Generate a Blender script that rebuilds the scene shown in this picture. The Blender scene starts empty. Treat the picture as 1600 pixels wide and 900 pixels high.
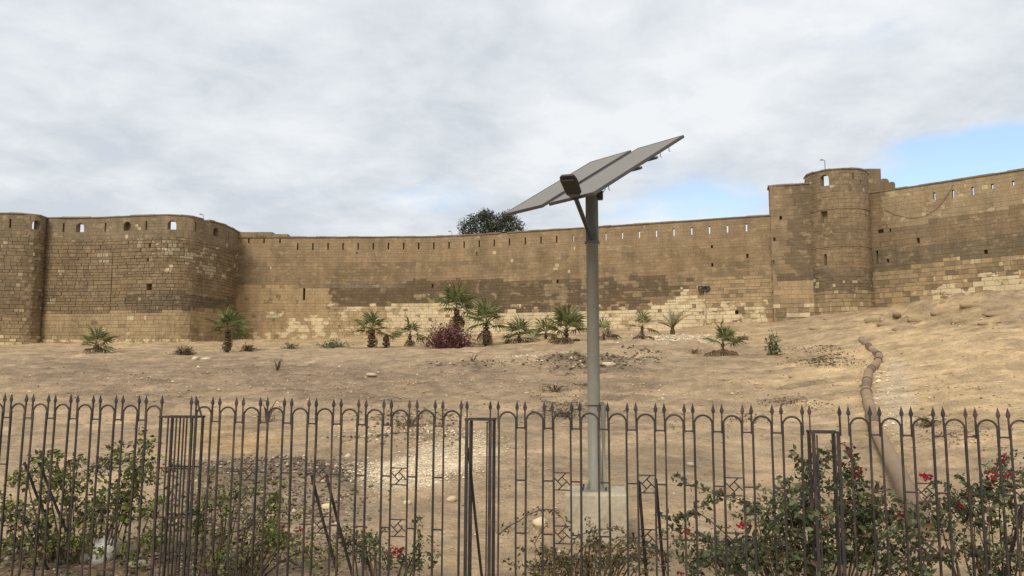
import bpy, math, random
import numpy as np
from mathutils import Vector, Matrix

# ------------------------------------------------------------------ camera, sky, sun, exposure
F = 1256.0                         # focal length in pixels of a 1600 px wide picture
PITCH = math.atan(125.0 / F)
EYE = 2.6
CP, SP = math.cos(PITCH), math.sin(PITCH)
scene = bpy.context.scene
col = scene.collection
cam_d = bpy.data.cameras.new('camera'); cam = bpy.data.objects.new('camera', cam_d); col.objects.link(cam)
cam_d.sensor_width = 36.0; cam_d.lens = 36.0 * F / 1600.0
cam_d.clip_start = 0.1; cam_d.clip_end = 6000.0
cam.location = (0, 0, EYE); cam.rotation_euler = (math.pi / 2 + PITCH, 0, 0)
scene.camera = cam

SUN_AZ = math.radians(201)         # compass direction the light comes from, clockwise from +Y
SUN_EL = math.radians(40)
world = bpy.data.worlds.new('World'); scene.world = world; world.use_nodes = True
wn, wl = world.node_tree.nodes, world.node_tree.links
wn.clear()


def N(nodes, t, **kw):
    n = nodes.new(t)
    for k, v in kw.items():
        setattr(n, k, v)
    return n


def math_node(nodes, links, op, a, b=None, clamp=False):
    n = nodes.new('ShaderNodeMath'); n.operation = op; n.use_clamp = clamp
    for i, v in enumerate((a, b)):
        if v is None:
            continue
        if isinstance(v, (int, float)):
            n.inputs[i].default_value = v
        else:
            links.new(v, n.inputs[i])
    return n.outputs[0]


def build_sky():
    M = lambda op, a, b=None, c=False: math_node(wn, wl, op, a, b, c)
    sky = N(wn, 'ShaderNodeTexSky', sky_type='NISHITA', sun_disc=False)
    sky.sun_elevation = SUN_EL; sky.sun_rotation = SUN_AZ
    sky.air_density = 1.0; sky.dust_density = 1.2; sky.ozone_density = 1.5
    tc = N(wn, 'ShaderNodeTexCoord')
    sep = N(wn, 'ShaderNodeSeparateXYZ'); wl.new(tc.outputs['Generated'], sep.inputs[0])
    zc = M('ADD', M('MAXIMUM', sep.outputs[2], 0.0), 0.22)
    cx = M('DIVIDE', sep.outputs[0], zc); cy = M('DIVIDE', sep.outputs[1], zc)
    cmb = N(wn, 'ShaderNodeCombineXYZ')
    wl.new(cx, cmb.inputs[0]); wl.new(cy, cmb.inputs[1]); cmb.inputs[2].default_value = 3.7

    def noise(scale, detail, rough, off, dist=0.0):
        mp = N(wn, 'ShaderNodeMapping'); wl.new(cmb.outputs[0], mp.inputs[0])
        mp.inputs['Location'].default_value = off
        n = N(wn, 'ShaderNodeTexNoise'); wl.new(mp.outputs[0], n.inputs['Vector'])
        n.inputs['Scale'].default_value = scale; n.inputs['Detail'].default_value = detail
        n.inputs['Roughness'].default_value = rough; n.inputs['Distortion'].default_value = dist
        return n.outputs['Fac']
    cover = noise(1.1, 8.0, 0.6, (2.1, 0.4, 0.0), 0.25)
    tone = noise(0.95, 6.0, 0.5, (7.3, 5.1, 1.0), 0.1)
    fine = noise(2.6, 7.0, 0.55, (1.3, 9.1, 2.0), 0.15)

    az = M('ARCTAN2', sep.outputs[0], sep.outputs[1]); el = M('ARCSINE', sep.outputs[2])

    def gap(x, y, wa, we):                # an opening in the cloud sheet round one compass direction
        a = (x - 800) / F; b = (450 - y) / F
        d = Vector((a, CP - b * SP, SP + b * CP)).normalized()
        p = M('DIVIDE', M('SUBTRACT', az, math.atan2(d.x, d.y)), wa); q = M('DIVIDE', M('SUBTRACT', el, math.asin(d.z)), we)
        return M('MAXIMUM', M('SUBTRACT', 1.0, M('ADD', M('MULTIPLY', p, p), M('MULTIPLY', q, q))), 0.0)
    g = M('MULTIPLY', gap(1530, 266, 0.20, 0.05), 0.34)
    g = M('ADD', g, M('MULTIPLY', gap(1640, 230, 0.10, 0.06), 0.20))
    g = M('ADD', g, M('MULTIPLY', gap(1110, 335, 0.15, 0.050), 0.19))
    g = M('ADD', g, M('MULTIPLY', gap(690, 305, 0.10, 0.030), 0.15))
    g = M('ADD', g, M('MULTIPLY', gap(1450, 205, 0.09, 0.03), 0.13))
    g = M('ADD', g, M('MULTIPLY', gap(1385, 35, 0.14, 0.06), 0.08))
    wisp = noise(6.5, 6.0, 0.6, (4.3, 2.2, 4.0), 0.3)
    cv = M('SUBTRACT', M('ADD', M('ADD', M('MULTIPLY', cover, 0.55), M('MULTIPLY', fine, 0.30)), M('MULTIPLY', wisp, 0.15)), g)
    mask = N(wn, 'ShaderNodeMapRange', interpolation_type='SMOOTHSTEP')
    wl.new(cv, mask.inputs[0])
    mask.inputs[1].default_value = 0.20; mask.inputs[2].default_value = 0.46
    mask.inputs[3].default_value = 0.12
    tn = M('ADD', M('MULTIPLY', tone, 0.40), M('ADD', M('MULTIPLY', fine, 0.36), M('MULTIPLY', wisp, 0.24)))
    ramp = N(wn, 'ShaderNodeValToRGB'); wl.new(tn, ramp.inputs[0])
    e = ramp.color_ramp.elements
    e[0].position = 0.42; e[0].color = (3.66, 3.92, 4.24, 1)
    e[1].position = 0.585; e[1].color = (5.05, 5.24, 5.40, 1)
    m1 = e.new(0.5); m1.color = (4.34, 4.58, 4.84, 1)
    mix = N(wn, 'ShaderNodeMix', data_type='RGBA')
    sk = N(wn, 'ShaderNodeVectorMath', operation='SCALE'); sk.inputs['Scale'].default_value = 1.15
    wl.new(sky.outputs[0], sk.inputs[0])
    wl.new(mask.outputs[0], mix.inputs['Factor'])
    wl.new(sk.outputs[0], mix.inputs['A']); wl.new(ramp.outputs[0], mix.inputs['B'])
    bg = N(wn, 'ShaderNodeBackground'); bg.inputs['Strength'].default_value = 0.13
    wl.new(mix.outputs['Result'], bg.inputs['Color'])
    out = N(wn, 'ShaderNodeOutputWorld'); wl.new(bg.outputs[0], out.inputs['Surface'])


build_sky()
sun_d = bpy.data.lights.new('sun', 'SUN'); sun_d.energy = 2.0; sun_d.angle = math.radians(20)
sun_d.color = (1.0, 0.945, 0.86)
sun = bpy.data.objects.new('sun', sun_d); col.objects.link(sun)
sd = Vector((math.sin(SUN_AZ) * math.cos(SUN_EL), math.cos(SUN_AZ) * math.cos(SUN_EL), math.sin(SUN_EL)))
sun.rotation_euler = sd.to_track_quat('Z', 'Y').to_euler(); sun.location = (-30, -30, 60)
vs = scene.view_settings
vs.view_transform = 'Standard'; vs.look = 'None'; vs.exposure = 0.42; vs.gamma = 1.0; vs.use_curve_mapping = False

# ------------------------------------------------------------------ helpers
rnd = random.Random(7)
nrs = np.random.RandomState(11)


def ray(x, y):
    a = (x - 800) / F; b = (450 - y) / F
    return Vector((a, CP - b * SP, SP + b * CP))


def at_Y(x, y, Y):
    d = ray(x, y); t = Y / d.y
    return Vector((d.x * t, Y, EYE + d.z * t))


def at_z(x, y, z):
    d = ray(x, y); t = (z - EYE) / d.z
    return Vector((d.x * t, d.y * t, z))


def project(p):
    X, Y, Z = p[0], p[1], p[2] - EYE
    dep = Y * CP + Z * SP
    return 800 + F * X / dep, 450 - F * (Z * CP - Y * SP) / dep


def lin(c):
    c = c / 255.0
    return c / 12.92 if c <= 0.04045 else ((c + 0.055) / 1.055) ** 2.4


def rgb(r, g, b, k=1.0):
    m = (r + g + b) / 3; r, g, b = r + (m - r) * .03, g + (m - g) * .03, b + (m - b) * .03
    return (lin(r) * k, lin(g) * k, lin(b) * k)


def hash2(ix, iy, seed):
    h = (ix.astype(np.int64) * 374761393 + iy.astype(np.int64) * 668265263 + seed * 974634541) & 0xffffffff
    h = ((h ^ (h >> 13)) * 1274126177) & 0xffffffff
    h = (h ^ (h >> 16)) & 0xffffffff
    return h / 4294967295.0


def vnoise(x, y, seed=0):
    x = np.asarray(x, float); y = np.asarray(y, float)
    ix = np.floor(x); iy = np.floor(y); fx = x - ix; fy = y - iy
    ix = ix.astype(np.int64); iy = iy.astype(np.int64)
    fx = fx * fx * (3 - 2 * fx); fy = fy * fy * (3 - 2 * fy)
    a = hash2(ix, iy, seed); b = hash2(ix + 1, iy, seed)
    c = hash2(ix, iy + 1, seed); d = hash2(ix + 1, iy + 1, seed)
    return (a * (1 - fx) + b * fx) * (1 - fy) + (c * (1 - fx) + d * fx) * fy


def fbm(x, y, seed=0, octv=4, gain=0.5):
    t = 0; amp = 1; tot = 0
    for k in range(octv):
        t = t + amp * vnoise(x * 2 ** k, y * 2 ** k, seed + k * 17)
        tot += amp; amp *= gain
    return t / tot - 0.5


def tag(o, label=None, cat=None, group=None, kind=None):
    if label: o['label'] = label
    if cat: o['category'] = cat
    if group: o['group'] = group
    if kind: o['kind'] = kind
    return o


def empty(name, loc=(0, 0, 0), rz=0.0):
    o = bpy.data.objects.new(name, None); col.objects.link(o)
    o.location = loc; o.rotation_euler = (0, 0, rz); o.empty_display_size = 0.2
    return o


def link(name, me, parent=None, loc=None, rot=None, scale=None):
    o = bpy.data.objects.new(name, me); col.objects.link(o)
    if parent: o.parent = parent
    if loc is not None: o.location = loc
    if rot is not None: o.rotation_euler = rot
    if scale is not None: o.scale = scale if hasattr(scale, '__len__') else (scale,) * 3
    return o


class MB:
    """collects geometry with a colour for each face"""
    def __init__(self):
        self.v = []; self.f = []; self.c = []

    def add(self, vs_, fs_, colr=(1, 1, 1)):
        o = len(self.v)
        self.v.extend([tuple(p) for p in vs_])
        for f in fs_:
            self.f.append(tuple(i + o for i in f)); self.c.append(colr)

    def box(self, c, s, colr=(1, 1, 1), R=None):
        pts = []
        for dx in (-1, 1):
            for dy in (-1, 1):
                for dz in (-1, 1):
                    p = Vector((dx * s[0] / 2, dy * s[1] / 2, dz * s[2] / 2))
                    if R is not None: p = R @ p
                    pts.append(p + Vector(c))
        self.add(pts, [(0, 1, 3, 2), (4, 6, 7, 5), (0, 4, 5, 1), (2, 3, 7, 6), (0, 2, 6, 4), (1, 5, 7, 3)], colr)

    def tube(self, pts, radii, n=8, colr=(1, 1, 1), cap=True):
        pts = [Vector(p) for p in pts]
        if not hasattr(radii, '__len__'): radii = [radii] * len(pts)
        rings = []
        up = Vector((0, 0, 1))
        for i, p in enumerate(pts):
            t = (pts[min(i + 1, len(pts) - 1)] - pts[max(i - 1, 0)])
            if t.length < 1e-9: t = Vector((0, 0, 1))
            t.normalize()
            a = t.cross(up)
            if a.length < 1e-3: a = t.cross(Vector((0, 1, 0)))
            a.normalize(); b = t.cross(a)
            rings.append([p + (a * math.cos(2 * math.pi * k / n) + b * math.sin(2 * math.pi * k / n)) * radii[i] for k in range(n)])
        V = [q for r in rings for q in r]; Fc = []
        for i in range(len(pts) - 1):
            for k in range(n):
                k2 = (k + 1) % n
                Fc.append((i * n + k, i * n + k2, (i + 1) * n + k2, (i + 1) * n + k))
        if cap:
            Fc.append(tuple(range(n))); Fc.append(tuple((len(pts) - 1) * n + k for k in reversed(range(n))))
        self.add(V, Fc, colr)

    def mesh(self, name, mat, smooth=False):
        me = bpy.data.meshes.new(name)
        me.from_pydata(self.v, [], self.f)
        at = me.color_attributes.new('Col', 'FLOAT_COLOR', 'CORNER')
        ln = np.array([len(f) for f in self.f])
        cc = np.ones((len(self.f), 4), np.float32); cc[:, :3] = np.array([c[:3] for c in self.c], np.float32); cc[:, 3] = [c[3] if len(c) > 3 else 0.0 for c in self.c]
        at.data.foreach_set('color', np.repeat(cc, ln, axis=0).ravel())
        me.materials.append(mat)
        if smooth: me.polygons.foreach_set('use_smooth', np.ones(len(self.f), bool))
        me.update()
        return me

    def build(self, name, mat, parent=None, smooth=False, loc=None, rot=None):
        return link(name, self.mesh(name, mat, smooth), parent, loc, rot)


def material(name, base=None, rough=0.9, var=0.25, scale=3.0, fine=20.0, bump=0.3, bump_dist=0.02, metallic=0.0,
             streak=0.0, pale=None, pale_amt=0.0, pale_scale=1.5, tint=None, tint_amt=0.0, tint_scale=2.0, coords='pos', spec=0.3, trans=0.0, bloom=None):
    m = bpy.data.materials.new(name); m.use_nodes = True
    n, l = m.node_tree.nodes, m.node_tree.links
    b = n['Principled BSDF']
    b.inputs['Roughness'].default_value = rough; b.inputs['Metallic'].default_value = metallic
    b.inputs['Specular IOR Level'].default_value = spec
    if base is None:
        a = N(n, 'ShaderNodeAttribute', attribute_name='Col'); c = a.outputs['Color']
    else:
        r = N(n, 'ShaderNodeRGB'); r.outputs[0].default_value = (*base, 1); c = r.outputs[0]
    if coords == 'pos':
        g = N(n, 'ShaderNodeNewGeometry'); vec = g.outputs['Position']
    else:
        g = N(n, 'ShaderNodeTexCoord'); vec = g.outputs['Object']

    def noise(sc, det, stretch=None):
        v = vec
        if stretch:
            mp = N(n, 'ShaderNodeMapping'); l.new(vec, mp.inputs[0]); mp.inputs['Scale'].default_value = stretch; v = mp.outputs[0]
        t = N(n, 'ShaderNodeTexNoise'); l.new(v, t.inputs['Vector'])
        t.inputs['Scale'].default_value = sc; t.inputs['Detail'].default_value = det; t.inputs['Roughness'].default_value = 0.6
        return t.outputs['Fac']
    n1 = noise(scale, 5); n2 = noise(fine, 4)
    s = math_node(n, l, 'ADD', math_node(n, l, 'MULTIPLY', n1, 0.6), math_node(n, l, 'MULTIPLY', n2, 0.4))
    mr = N(n, 'ShaderNodeMapRange'); l.new(s, mr.inputs[0])
    mr.inputs[1].default_value = 0.3; mr.inputs[2].default_value = 0.7
    mr.inputs[3].default_value = 1 - var; mr.inputs[4].default_value = 1 + var
    fac = mr.outputs[0]
    if streak:
        st = noise(1.0, 4, (2.2, 2.2, 0.16))
        mr2 = N(n, 'ShaderNodeMapRange'); l.new(st, mr2.inputs[0])
        mr2.inputs[1].default_value = 0.35; mr2.inputs[2].default_value = 0.65
        mr2.inputs[3].default_value = 1 - streak; mr2.inputs[4].default_value = 1 + streak
        fac = math_node(n, l, 'MULTIPLY', fac, mr2.outputs[0])
    sc = N(n, 'ShaderNodeVectorMath', operation='SCALE'); l.new(c, sc.inputs[0]); l.new(fac, sc.inputs['Scale'])
    c2 = sc.outputs[0]
    if tint:
        t = noise(tint_scale, 6)
        mr3 = N(n, 'ShaderNodeMapRange'); l.new(t, mr3.inputs[0])
        mr3.inputs[1].default_value = 0.5; mr3.inputs[2].default_value = 0.68; mr3.inputs[4].default_value = tint_amt
        mx = N(n, 'ShaderNodeMix', data_type='RGBA'); l.new(mr3.outputs[0], mx.inputs['Factor'])
        l.new(c2, mx.inputs['A']); mx.inputs['B'].default_value = (*tint, 1); c2 = mx.outputs['Result']
    if pale:
        t = noise(pale_scale, 8, (1, 1, 1.7))
        mr4 = N(n, 'ShaderNodeMapRange'); l.new(t, mr4.inputs[0])
        mr4.inputs[1].default_value = 0.55; mr4.inputs[2].default_value = 0.68; mr4.inputs[4].default_value = pale_amt
        mx = N(n, 'ShaderNodeMix', data_type='RGBA'); l.new(mr4.outputs[0], mx.inputs['Factor'])
        l.new(c2, mx.inputs['A']); mx.inputs['B'].default_value = (*pale, 1); c2 = mx.outputs['Result']
    if bloom:                              # bare pale stone where the old render has fallen off
        t = noise(0.75, 9, (1, 1, 1.5))
        lo_ = math_node(n, l, 'SUBTRACT', 0.68, math_node(n, l, 'MULTIPLY', a.outputs['Alpha'], 0.36))
        d_ = math_node(n, l, 'DIVIDE', math_node(n, l, 'SUBTRACT', t, lo_), 0.03, True)
        d_ = math_node(n, l, 'MULTIPLY', d_, math_node(n, l, 'MINIMUM', math_node(n, l, 'MULTIPLY', a.outputs['Alpha'], 3.0), 0.92))
        sc2 = N(n, 'ShaderNodeVectorMath', operation='SCALE'); sc2.inputs[0].default_value = bloom; l.new(mr.outputs[0], sc2.inputs['Scale'])
        mx = N(n, 'ShaderNodeMix', data_type='RGBA'); l.new(d_, mx.inputs['Factor'])
        l.new(c2, mx.inputs['A']); l.new(sc2.outputs[0], mx.inputs['B']); c2 = mx.outputs['Result']
    l.new(c2, b.inputs['Base Color'])
    if bump:
        bn = N(n, 'ShaderNodeBump'); bn.inputs['Strength'].default_value = bump; bn.inputs['Distance'].default_value = bump_dist
        l.new(n2, bn.inputs['Height']); l.new(bn.outputs[0], b.inputs['Normal'])
    if trans:
        tr = N(n, 'ShaderNodeBsdfTranslucent'); l.new(c2, tr.inputs['Color'])
        ms = N(n, 'ShaderNodeMixShader'); ms.inputs[0].default_value = trans
        l.new(b.outputs[0], ms.inputs[1]); l.new(tr.outputs[0], ms.inputs[2])
        l.new(ms.outputs[0], n['Material Output'].inputs['Surface'])
    return m


KW = 1.05          # picture colour to wall albedo
M_STONE = material('weathered_stone', None, 0.95, 0.24, 0.7, 7.0, 0.8, 0.07, streak=0.09, pale=rgb(176, 154, 120), pale_amt=0.5, pale_scale=1.3, tint=rgb(92, 78, 60), tint_amt=0.40, tint_scale=0.45, bloom=rgb(204, 184, 146))
M_CORE = material('mortar_core', rgb(138, 117, 89), 0.97, 0.25, 1.5, 9.0, 0.5, 0.05)
M_COPING = material('coping_stone', rgb(128, 110, 86), 0.95, 0.3, 1.0, 8.0, 0.5, 0.04)
M_GROUND = material('desert_soil', None, 0.98, 0.42, 0.9, 10.0, 1.0, 0.10, pale=rgb(196, 176, 146), pale_amt=0.35, pale_scale=2.5, tint=rgb(112, 95, 76), tint_amt=0.5, tint_scale=0.5)
M_PEBBLE = material('pebble_stone', None, 0.95, 0.2, 4.0, 20.0, 0.3)
M_ROCK = material('limestone_rock', None, 0.95, 0.25, 2.0, 12.0, 0.6, 0.04)
M_IRON = material('painted_iron', rgb(48, 42, 39), 0.62, 0.5, 5.0, 40.0, 0.3, 0.004, tint=rgb(98, 68, 52), tint_amt=0.65, tint_scale=4.0, coords='pos', spec=0.4)
M_POLE = material('galvanised_pole', rgb(126, 122, 109), 0.55, 0.14, 1.5, 14.0, 0.15, 0.004, tint=rgb(126, 116, 98), tint_amt=0.5, spec=0.4)
M_SLEEVE = material('olive_steel', rgb(92, 90, 78), 0.6, 0.18, 3.0, 20.0, 0.15, 0.004)
M_DARK = material('dark_metal', rgb(58, 56, 54), 0.5, 0.2, 5.0, 30.0, 0.1, 0.003, spec=0.4)
M_HEAD = material('black_lamp_body', rgb(40, 39, 38), 0.5, 0.2, 5.0, 30.0, 0.1, 0.003, spec=0.4)
M_PANEL = material('dusty_solar_glass', rgb(128, 122, 113), 0.62, 0.07, 1.2, 9.0, 0.0, spec=0.25)
M_FRAME = material('panel_frame', rgb(78, 73, 68), 0.5, 0.15, 4.0, 20.0, 0.0)
M_LENS = material('lamp_lens', rgb(84, 82, 78), 0.35, 0.1, 8.0, 30.0, 0.0, spec=0.5)
M_CONC = material('rough_concrete', rgb(172, 160, 136), 0.95, 0.30, 2.0, 16.0, 0.5, 0.02, tint=rgb(122, 106, 84), tint_amt=0.5, tint_scale=2.5)
M_PIPE = material('clay_pipe', rgb(142, 119, 94), 0.8, 0.2, 1.2, 12.0, 0.3, 0.01, tint=rgb(168, 140, 106), tint_amt=0.6, tint_scale=1.0)
M_LEAF = material('leaf', None, 0.6, 0.22, 2.0, 14.0, 0.0, spec=0.3, trans=0.22)
M_FLOWER = material('petal', None, 0.7, 0.2, 5.0, 20.0, 0.0, trans=0.25)
M_STEM = material('woody_stem', rgb(92, 76, 58), 0.9, 0.3, 4.0, 30.0, 0.3, 0.01)
M_TRUNK = material('palm_trunk', rgb(84, 66, 50), 0.95, 0.4, 3.0, 14.0, 0.6, 0.05)
M_DRY = material('dry_plant', None, 0.9, 0.25, 2.0, 14.0, 0.0, trans=0.12)

# ------------------------------------------------------------------ terrain
TX = np.array([-400, 0, 350, 700, 1000, 1200, 1350, 1600, 2100], float)
TY = np.array([-60, 9, 12, 15, 25, 38, 50, 60, 72, 90, 160, 3000], float)
TZ = np.array([
    [0, 0, .18, .36, 1.15, 2.15, 2.95, 3.60, 4.50, 5.8, 6.5, 6.5],
    [0, 0, .18, .36, 1.15, 2.15, 2.95, 3.60, 4.52, 5.8, 6.5, 6.5],
    [0, 0, .18, .37, 1.18, 2.22, 3.05, 3.72, 4.50, 5.9, 6.5, 6.5],
    [0, 0, .18, .40, 1.25, 2.35, 3.30, 4.10, 5.00, 6.3, 6.5, 6.5],
    [0, 0, .17, .34, 1.20, 2.45, 3.75, 4.70, 5.70, 7.2, 7.5, 6.5],
    [0, 0, .12, .26, 1.30, 2.60, 3.45, 4.85, 6.65, 8.4, 8.5, 6.5],
    [0, 0, .05, .12, 1.60, 3.10, 4.45, 6.10, 8.05, 9.4, 9.5, 6.5],
    [0, 0, .20, .50, 2.10, 4.20, 6.30, 8.15, 9.50, 10.2, 10.0, 6.5],
    [0, 0, .30, .80, 3.00, 5.60, 7.80, 9.00, 9.80, 10.2, 10.0, 6.5]], float)


def g_raw(X, Y):
    ax = 800 + F * X / np.maximum(Y, 6.0)
    ax = np.clip(ax, TX[0], TX[-1])
    i = np.clip(np.searchsorted(TX, ax, side='right') - 1, 0, len(TX) - 2)
    fx = (ax - TX[i]) / (TX[i + 1] - TX[i]); fx = fx * fx * (3 - 2 * fx)
    Yc = np.clip(Y, TY[0], TY[-1])
    j = np.clip(np.searchsorted(TY, Yc, side='right') - 1, 0, len(TY) - 2)
    fy = (Yc - TY[j]) / (TY[j + 1] - TY[j])
    z0 = TZ[i, j] * (1 - fy) + TZ[i, j + 1] * fy
    z1 = TZ[i + 1, j] * (1 - fy) + TZ[i + 1, j + 1] * fy
    return z0 * (1 - fx) + z1 * fx


def g_base(X, Y):
    X = np.asarray(X, float); Y = np.asarray(Y, float)
    return sum(g_raw(X, Y + np.maximum(np.abs(Y), 4) * k) for k in (-.08, -.04, 0, .04, .08)) / 5


def ground_px(x, y):
    """where the sight line through a pixel first meets the smooth terrain"""
    d = ray(x, y)
    t = 4.0; prev = t
    while t < 130:
        p = d * t
        if EYE + p.z <= g_base(p.x, p.y): break
        prev = t; t *= 1.02
    for _ in range(14):
        mid = (prev + t) / 2; p = d * mid
        if EYE + p.z <= g_base(p.x, p.y): t = mid
        else: prev = mid
    p = d * t
    return Vector((p.x, p.y, float(g_base(p.x, p.y))))


MOUNDS = []      # (X, Y, rx, ry, h)
for (x, y, rx, ry, h) in [(420, 745, 1.7, 1.1, .30), (330, 770, 1.3, .9, .22), (505, 760, 1.3, .9, .24), (640, 690, 2.2, 1.0, .16), (890, 575, 2.6, 1.4, .45), (960, 572, 2.4, 1.4, .40),
                          (1000, 556, 2.0, 1.0, .35), (1040, 538, 3.0, 1.2, .35), (880, 640, 2.2, 1.0, .18), (735, 575, 3.2, 1.4, .22),
                          (1280, 552, 2.0, 1.3, .20), (1278, 568, 2.0, 1.2, .20), (1230, 628, 1.5, .8, .12), (640, 660, 1.8, .8, .16),
                          (810, 565, 2.0, .8, .25), (1170, 650, 1.2, .6, .10), (1500, 690, 1.6, .8, .12), (200, 885, .9, .5, .10), (60, 880, .8, .5, .10)]:
    p = ground_px(x, y); MOUNDS.append((p.x, p.y, rx, ry, h))


def g_noise(X, Y):
    z = fbm(X * .12, Y * .16, 3, 3) * .22 * np.clip((Y - 12) / 20, 0, 1)
    z = z + fbm(X * .35, Y * 1.1, 9, 4, .6) * .13 * np.clip((Y - 8) / 12, .25, 1)
    z = z + fbm(X * 1.3, Y * 2.4, 21, 5, .72) * .22 * np.clip(.55 + (Y - 8) / 30, .55, 1)
    tilled = np.clip((Y - 20) / 12, 0, 1) * np.clip((66 - Y) / 8, 0, 1)
    z = z + fbm(X * .45, Y * 2.2, 33, 4, .65) * .48 * tilled
    for (mx, my, rx, ry, h) in MOUNDS:
        q = ((X - mx) / rx) ** 2 + ((Y - my) / ry) ** 2
        z = z + h * np.exp(-q * 1.4) * (1 + 1.2 * fbm(X * 2.2, Y * 2.2, 5, 4, .65))
    # eroded ledges of bedrock below the wall on the right
    px = 800 + F * X / np.maximum(Y, 6)
    ledge = np.clip((px - 1300) / 120, 0, 1) * np.clip((Y - 47) / 10, 0, 1) * np.clip((84 - Y) / 8, 0, 1)
    w = fbm(X * .22, Y * .9 + X * .25, 61, 4, .55)
    z = z + ledge * (np.abs(w) * 2.2 - .25) * .95
    z = z + ledge * fbm(X * .9, Y * 1.8, 67, 4, .65) * .55
    strip = np.clip((px + 200) / 100, 0, 1) * np.clip((1300 - px) / 100, 0, 1) * np.clip((Y - 60) / 4, 0, 1) * np.clip((95 - Y) / 8, 0, 1)
    z = z + strip * fbm(X * .3, Y * .8, 71, 4, .6) * .5
    return z


def g_full(X, Y):
    X = np.asarray(X, float); Y = np.asarray(Y, float)
    return g_base(X, Y) + g_noise(X, Y)


def on_ground(x, y):
    p = ground_px(x, y)
    return Vector((p.x, p.y, float(g_full(p.x, p.y))))


# painted-in-place colour of the soil itself: sand, tilled earth, spoil, gravel, litter
SOIL = [  # px centre, px radii, colour, amount
    (585, 757, 50, 12, (212, 190, 156), .9), (640, 740, 70, 20, (216, 194, 160), 1.0), (700, 716, 62, 24, (216, 194, 160), .95), (745, 700, 34, 20, (206, 184, 150), .8),
    (420, 750, 150, 40, (126, 111, 92), .8), (320, 800, 90, 60, (126, 108, 86), .7), (480, 790, 110, 40, (134, 116, 94), .6),
    (360, 690, 90, 18, (190, 156, 108), .7), (330, 665, 60, 14, (186, 154, 108), .5),
    (925, 572, 85, 14, (104, 88, 70), .8), (885, 560, 40, 8, (100, 84, 66), .6), (1280, 560, 60, 16, (104, 87, 68), .85), (1160, 560, 90, 14, (140, 116, 90), .6),
    (1230, 628, 50, 8, (120, 100, 78), .6), (735, 572, 60, 8, (122, 102, 80), .6), (300, 590, 420, 34, (142, 119, 94), .75),
    (700, 600, 330, 34, (144, 121, 96), .7), (200, 880, 420, 34, (112, 94, 74), .8), (1000, 560, 160, 16, (158, 136, 106), .5),
    (200, 535, 300, 9, (196, 166, 118), .7), (600, 534, 330, 8, (190, 160, 114), .7), (1100, 525, 160, 16, (190, 160, 116), .6),
    (1050, 533, 70, 8, (196, 180, 152), .6), (1480, 570, 260, 110, (198, 168, 124), .95), (1400, 620, 30, 60, (196, 178, 150), .5),
    (885, 650, 60, 18, (132, 112, 88), .6), (1480, 492, 170, 22, (162, 136, 100), .7)]


def build_ground():
    nx = 560
    ys = list(np.arange(-14, 4, .7))
    y = 4.0
    while y < 100:
        ys.append(y); y += max(.045, y * .0066)
    ys += [104, 112, 125, 150, 200, 300, 500, 900, 1600, 3000]
    ys = np.array(ys)
    s = np.linspace(-1, 1, nx)
    Yg, Sg = np.meshgrid(ys, s, indexing='ij')
    W = np.maximum(Yg, 0) * .78 + 12 + np.maximum(Yg - 100, 0) * .8
    Xg = Sg * W
    Zg = g_full(Xg, Yg)
    far = np.clip((Yg - 100) / 60, 0, 1)
    Zg = Zg * (1 - far) + far * 6.0
    ny = len(ys)
    V = np.stack([Xg, Yg, Zg], -1).reshape(-1, 3)
    idx = np.arange(ny * nx).reshape(ny, nx)
    Q = np.stack([idx[:-1, :-1], idx[:-1, 1:], idx[1:, 1:], idx[1:, :-1]], -1).reshape(-1, 4)
    me = bpy.data.meshes.new('ground')
    me.vertices.add(len(V)); me.vertices.foreach_set('co', V.astype(np.float32).ravel())
    me.loops.add(len(Q) * 4); me.loops.foreach_set('vertex_index', Q.astype(np.int32).ravel())
    me.polygons.add(len(Q)); me.polygons.foreach_set('loop_start', np.arange(0, len(Q) * 4, 4, dtype=np.int32))
    me.polygons.foreach_set('loop_total', np.full(len(Q), 4, np.int32))
    me.update(calc_edges=True)
    me.polygons.foreach_set('use_smooth', np.ones(len(Q), bool))
    X, Y, Z = V[:, 0], V[:, 1], g_base(V[:, 0], V[:, 1])
    dep = np.maximum(Y, 3) * CP + (Z - EYE) * SP
    px = 800 + F * X / dep; py = 450 - F * ((Z - EYE) * CP - np.maximum(Y, 3) * SP) / dep
    c = np.tile(np.array(rgb(171, 145, 112)), (len(V), 1))
    wob = fbm(X * .5, Y * .5, 41, 4) * 1.6
    wob2 = fbm(X * 1.7, Y * 1.7, 47, 4) * 1.4
    for (cx, cy, rx, ry, cc, amt) in SOIL:
        q = np.sqrt(((px - cx) / rx) ** 2 + ((py - cy) / ry) ** 2) + wob * .6 + wob2 * .35
        a = np.clip((1.25 - q) / .7, 0, 1); a = (a * a * (3 - 2 * a) * amt)[:, None]
        c = c * (1 - a) + a * np.array(rgb(*cc))
    v = (1 + fbm(X * .25, Y * .9, 81, 5, .6) * .6 + fbm(X * .9, Y * 2.6, 83, 5, .7) * .5 + fbm(X * 3.1, Y * 5.2, 87, 3, .7) * .55 + wob2 * .10)[:, None]  # uneven soil tone; the streaks also paint in shadow edges of the furrows
    c = np.clip(c * v, .01, .9) * .98
    at = me.color_attributes.new('Col', 'FLOAT_COLOR', 'POINT')
    at.data.foreach_set('color', np.concatenate([c, np.ones((len(c), 1))], 1).astype(np.float32).ravel())
    me.materials.append(M_GROUND)
    o = link('ground', me); tag(o, kind='structure')


build_ground()


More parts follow.
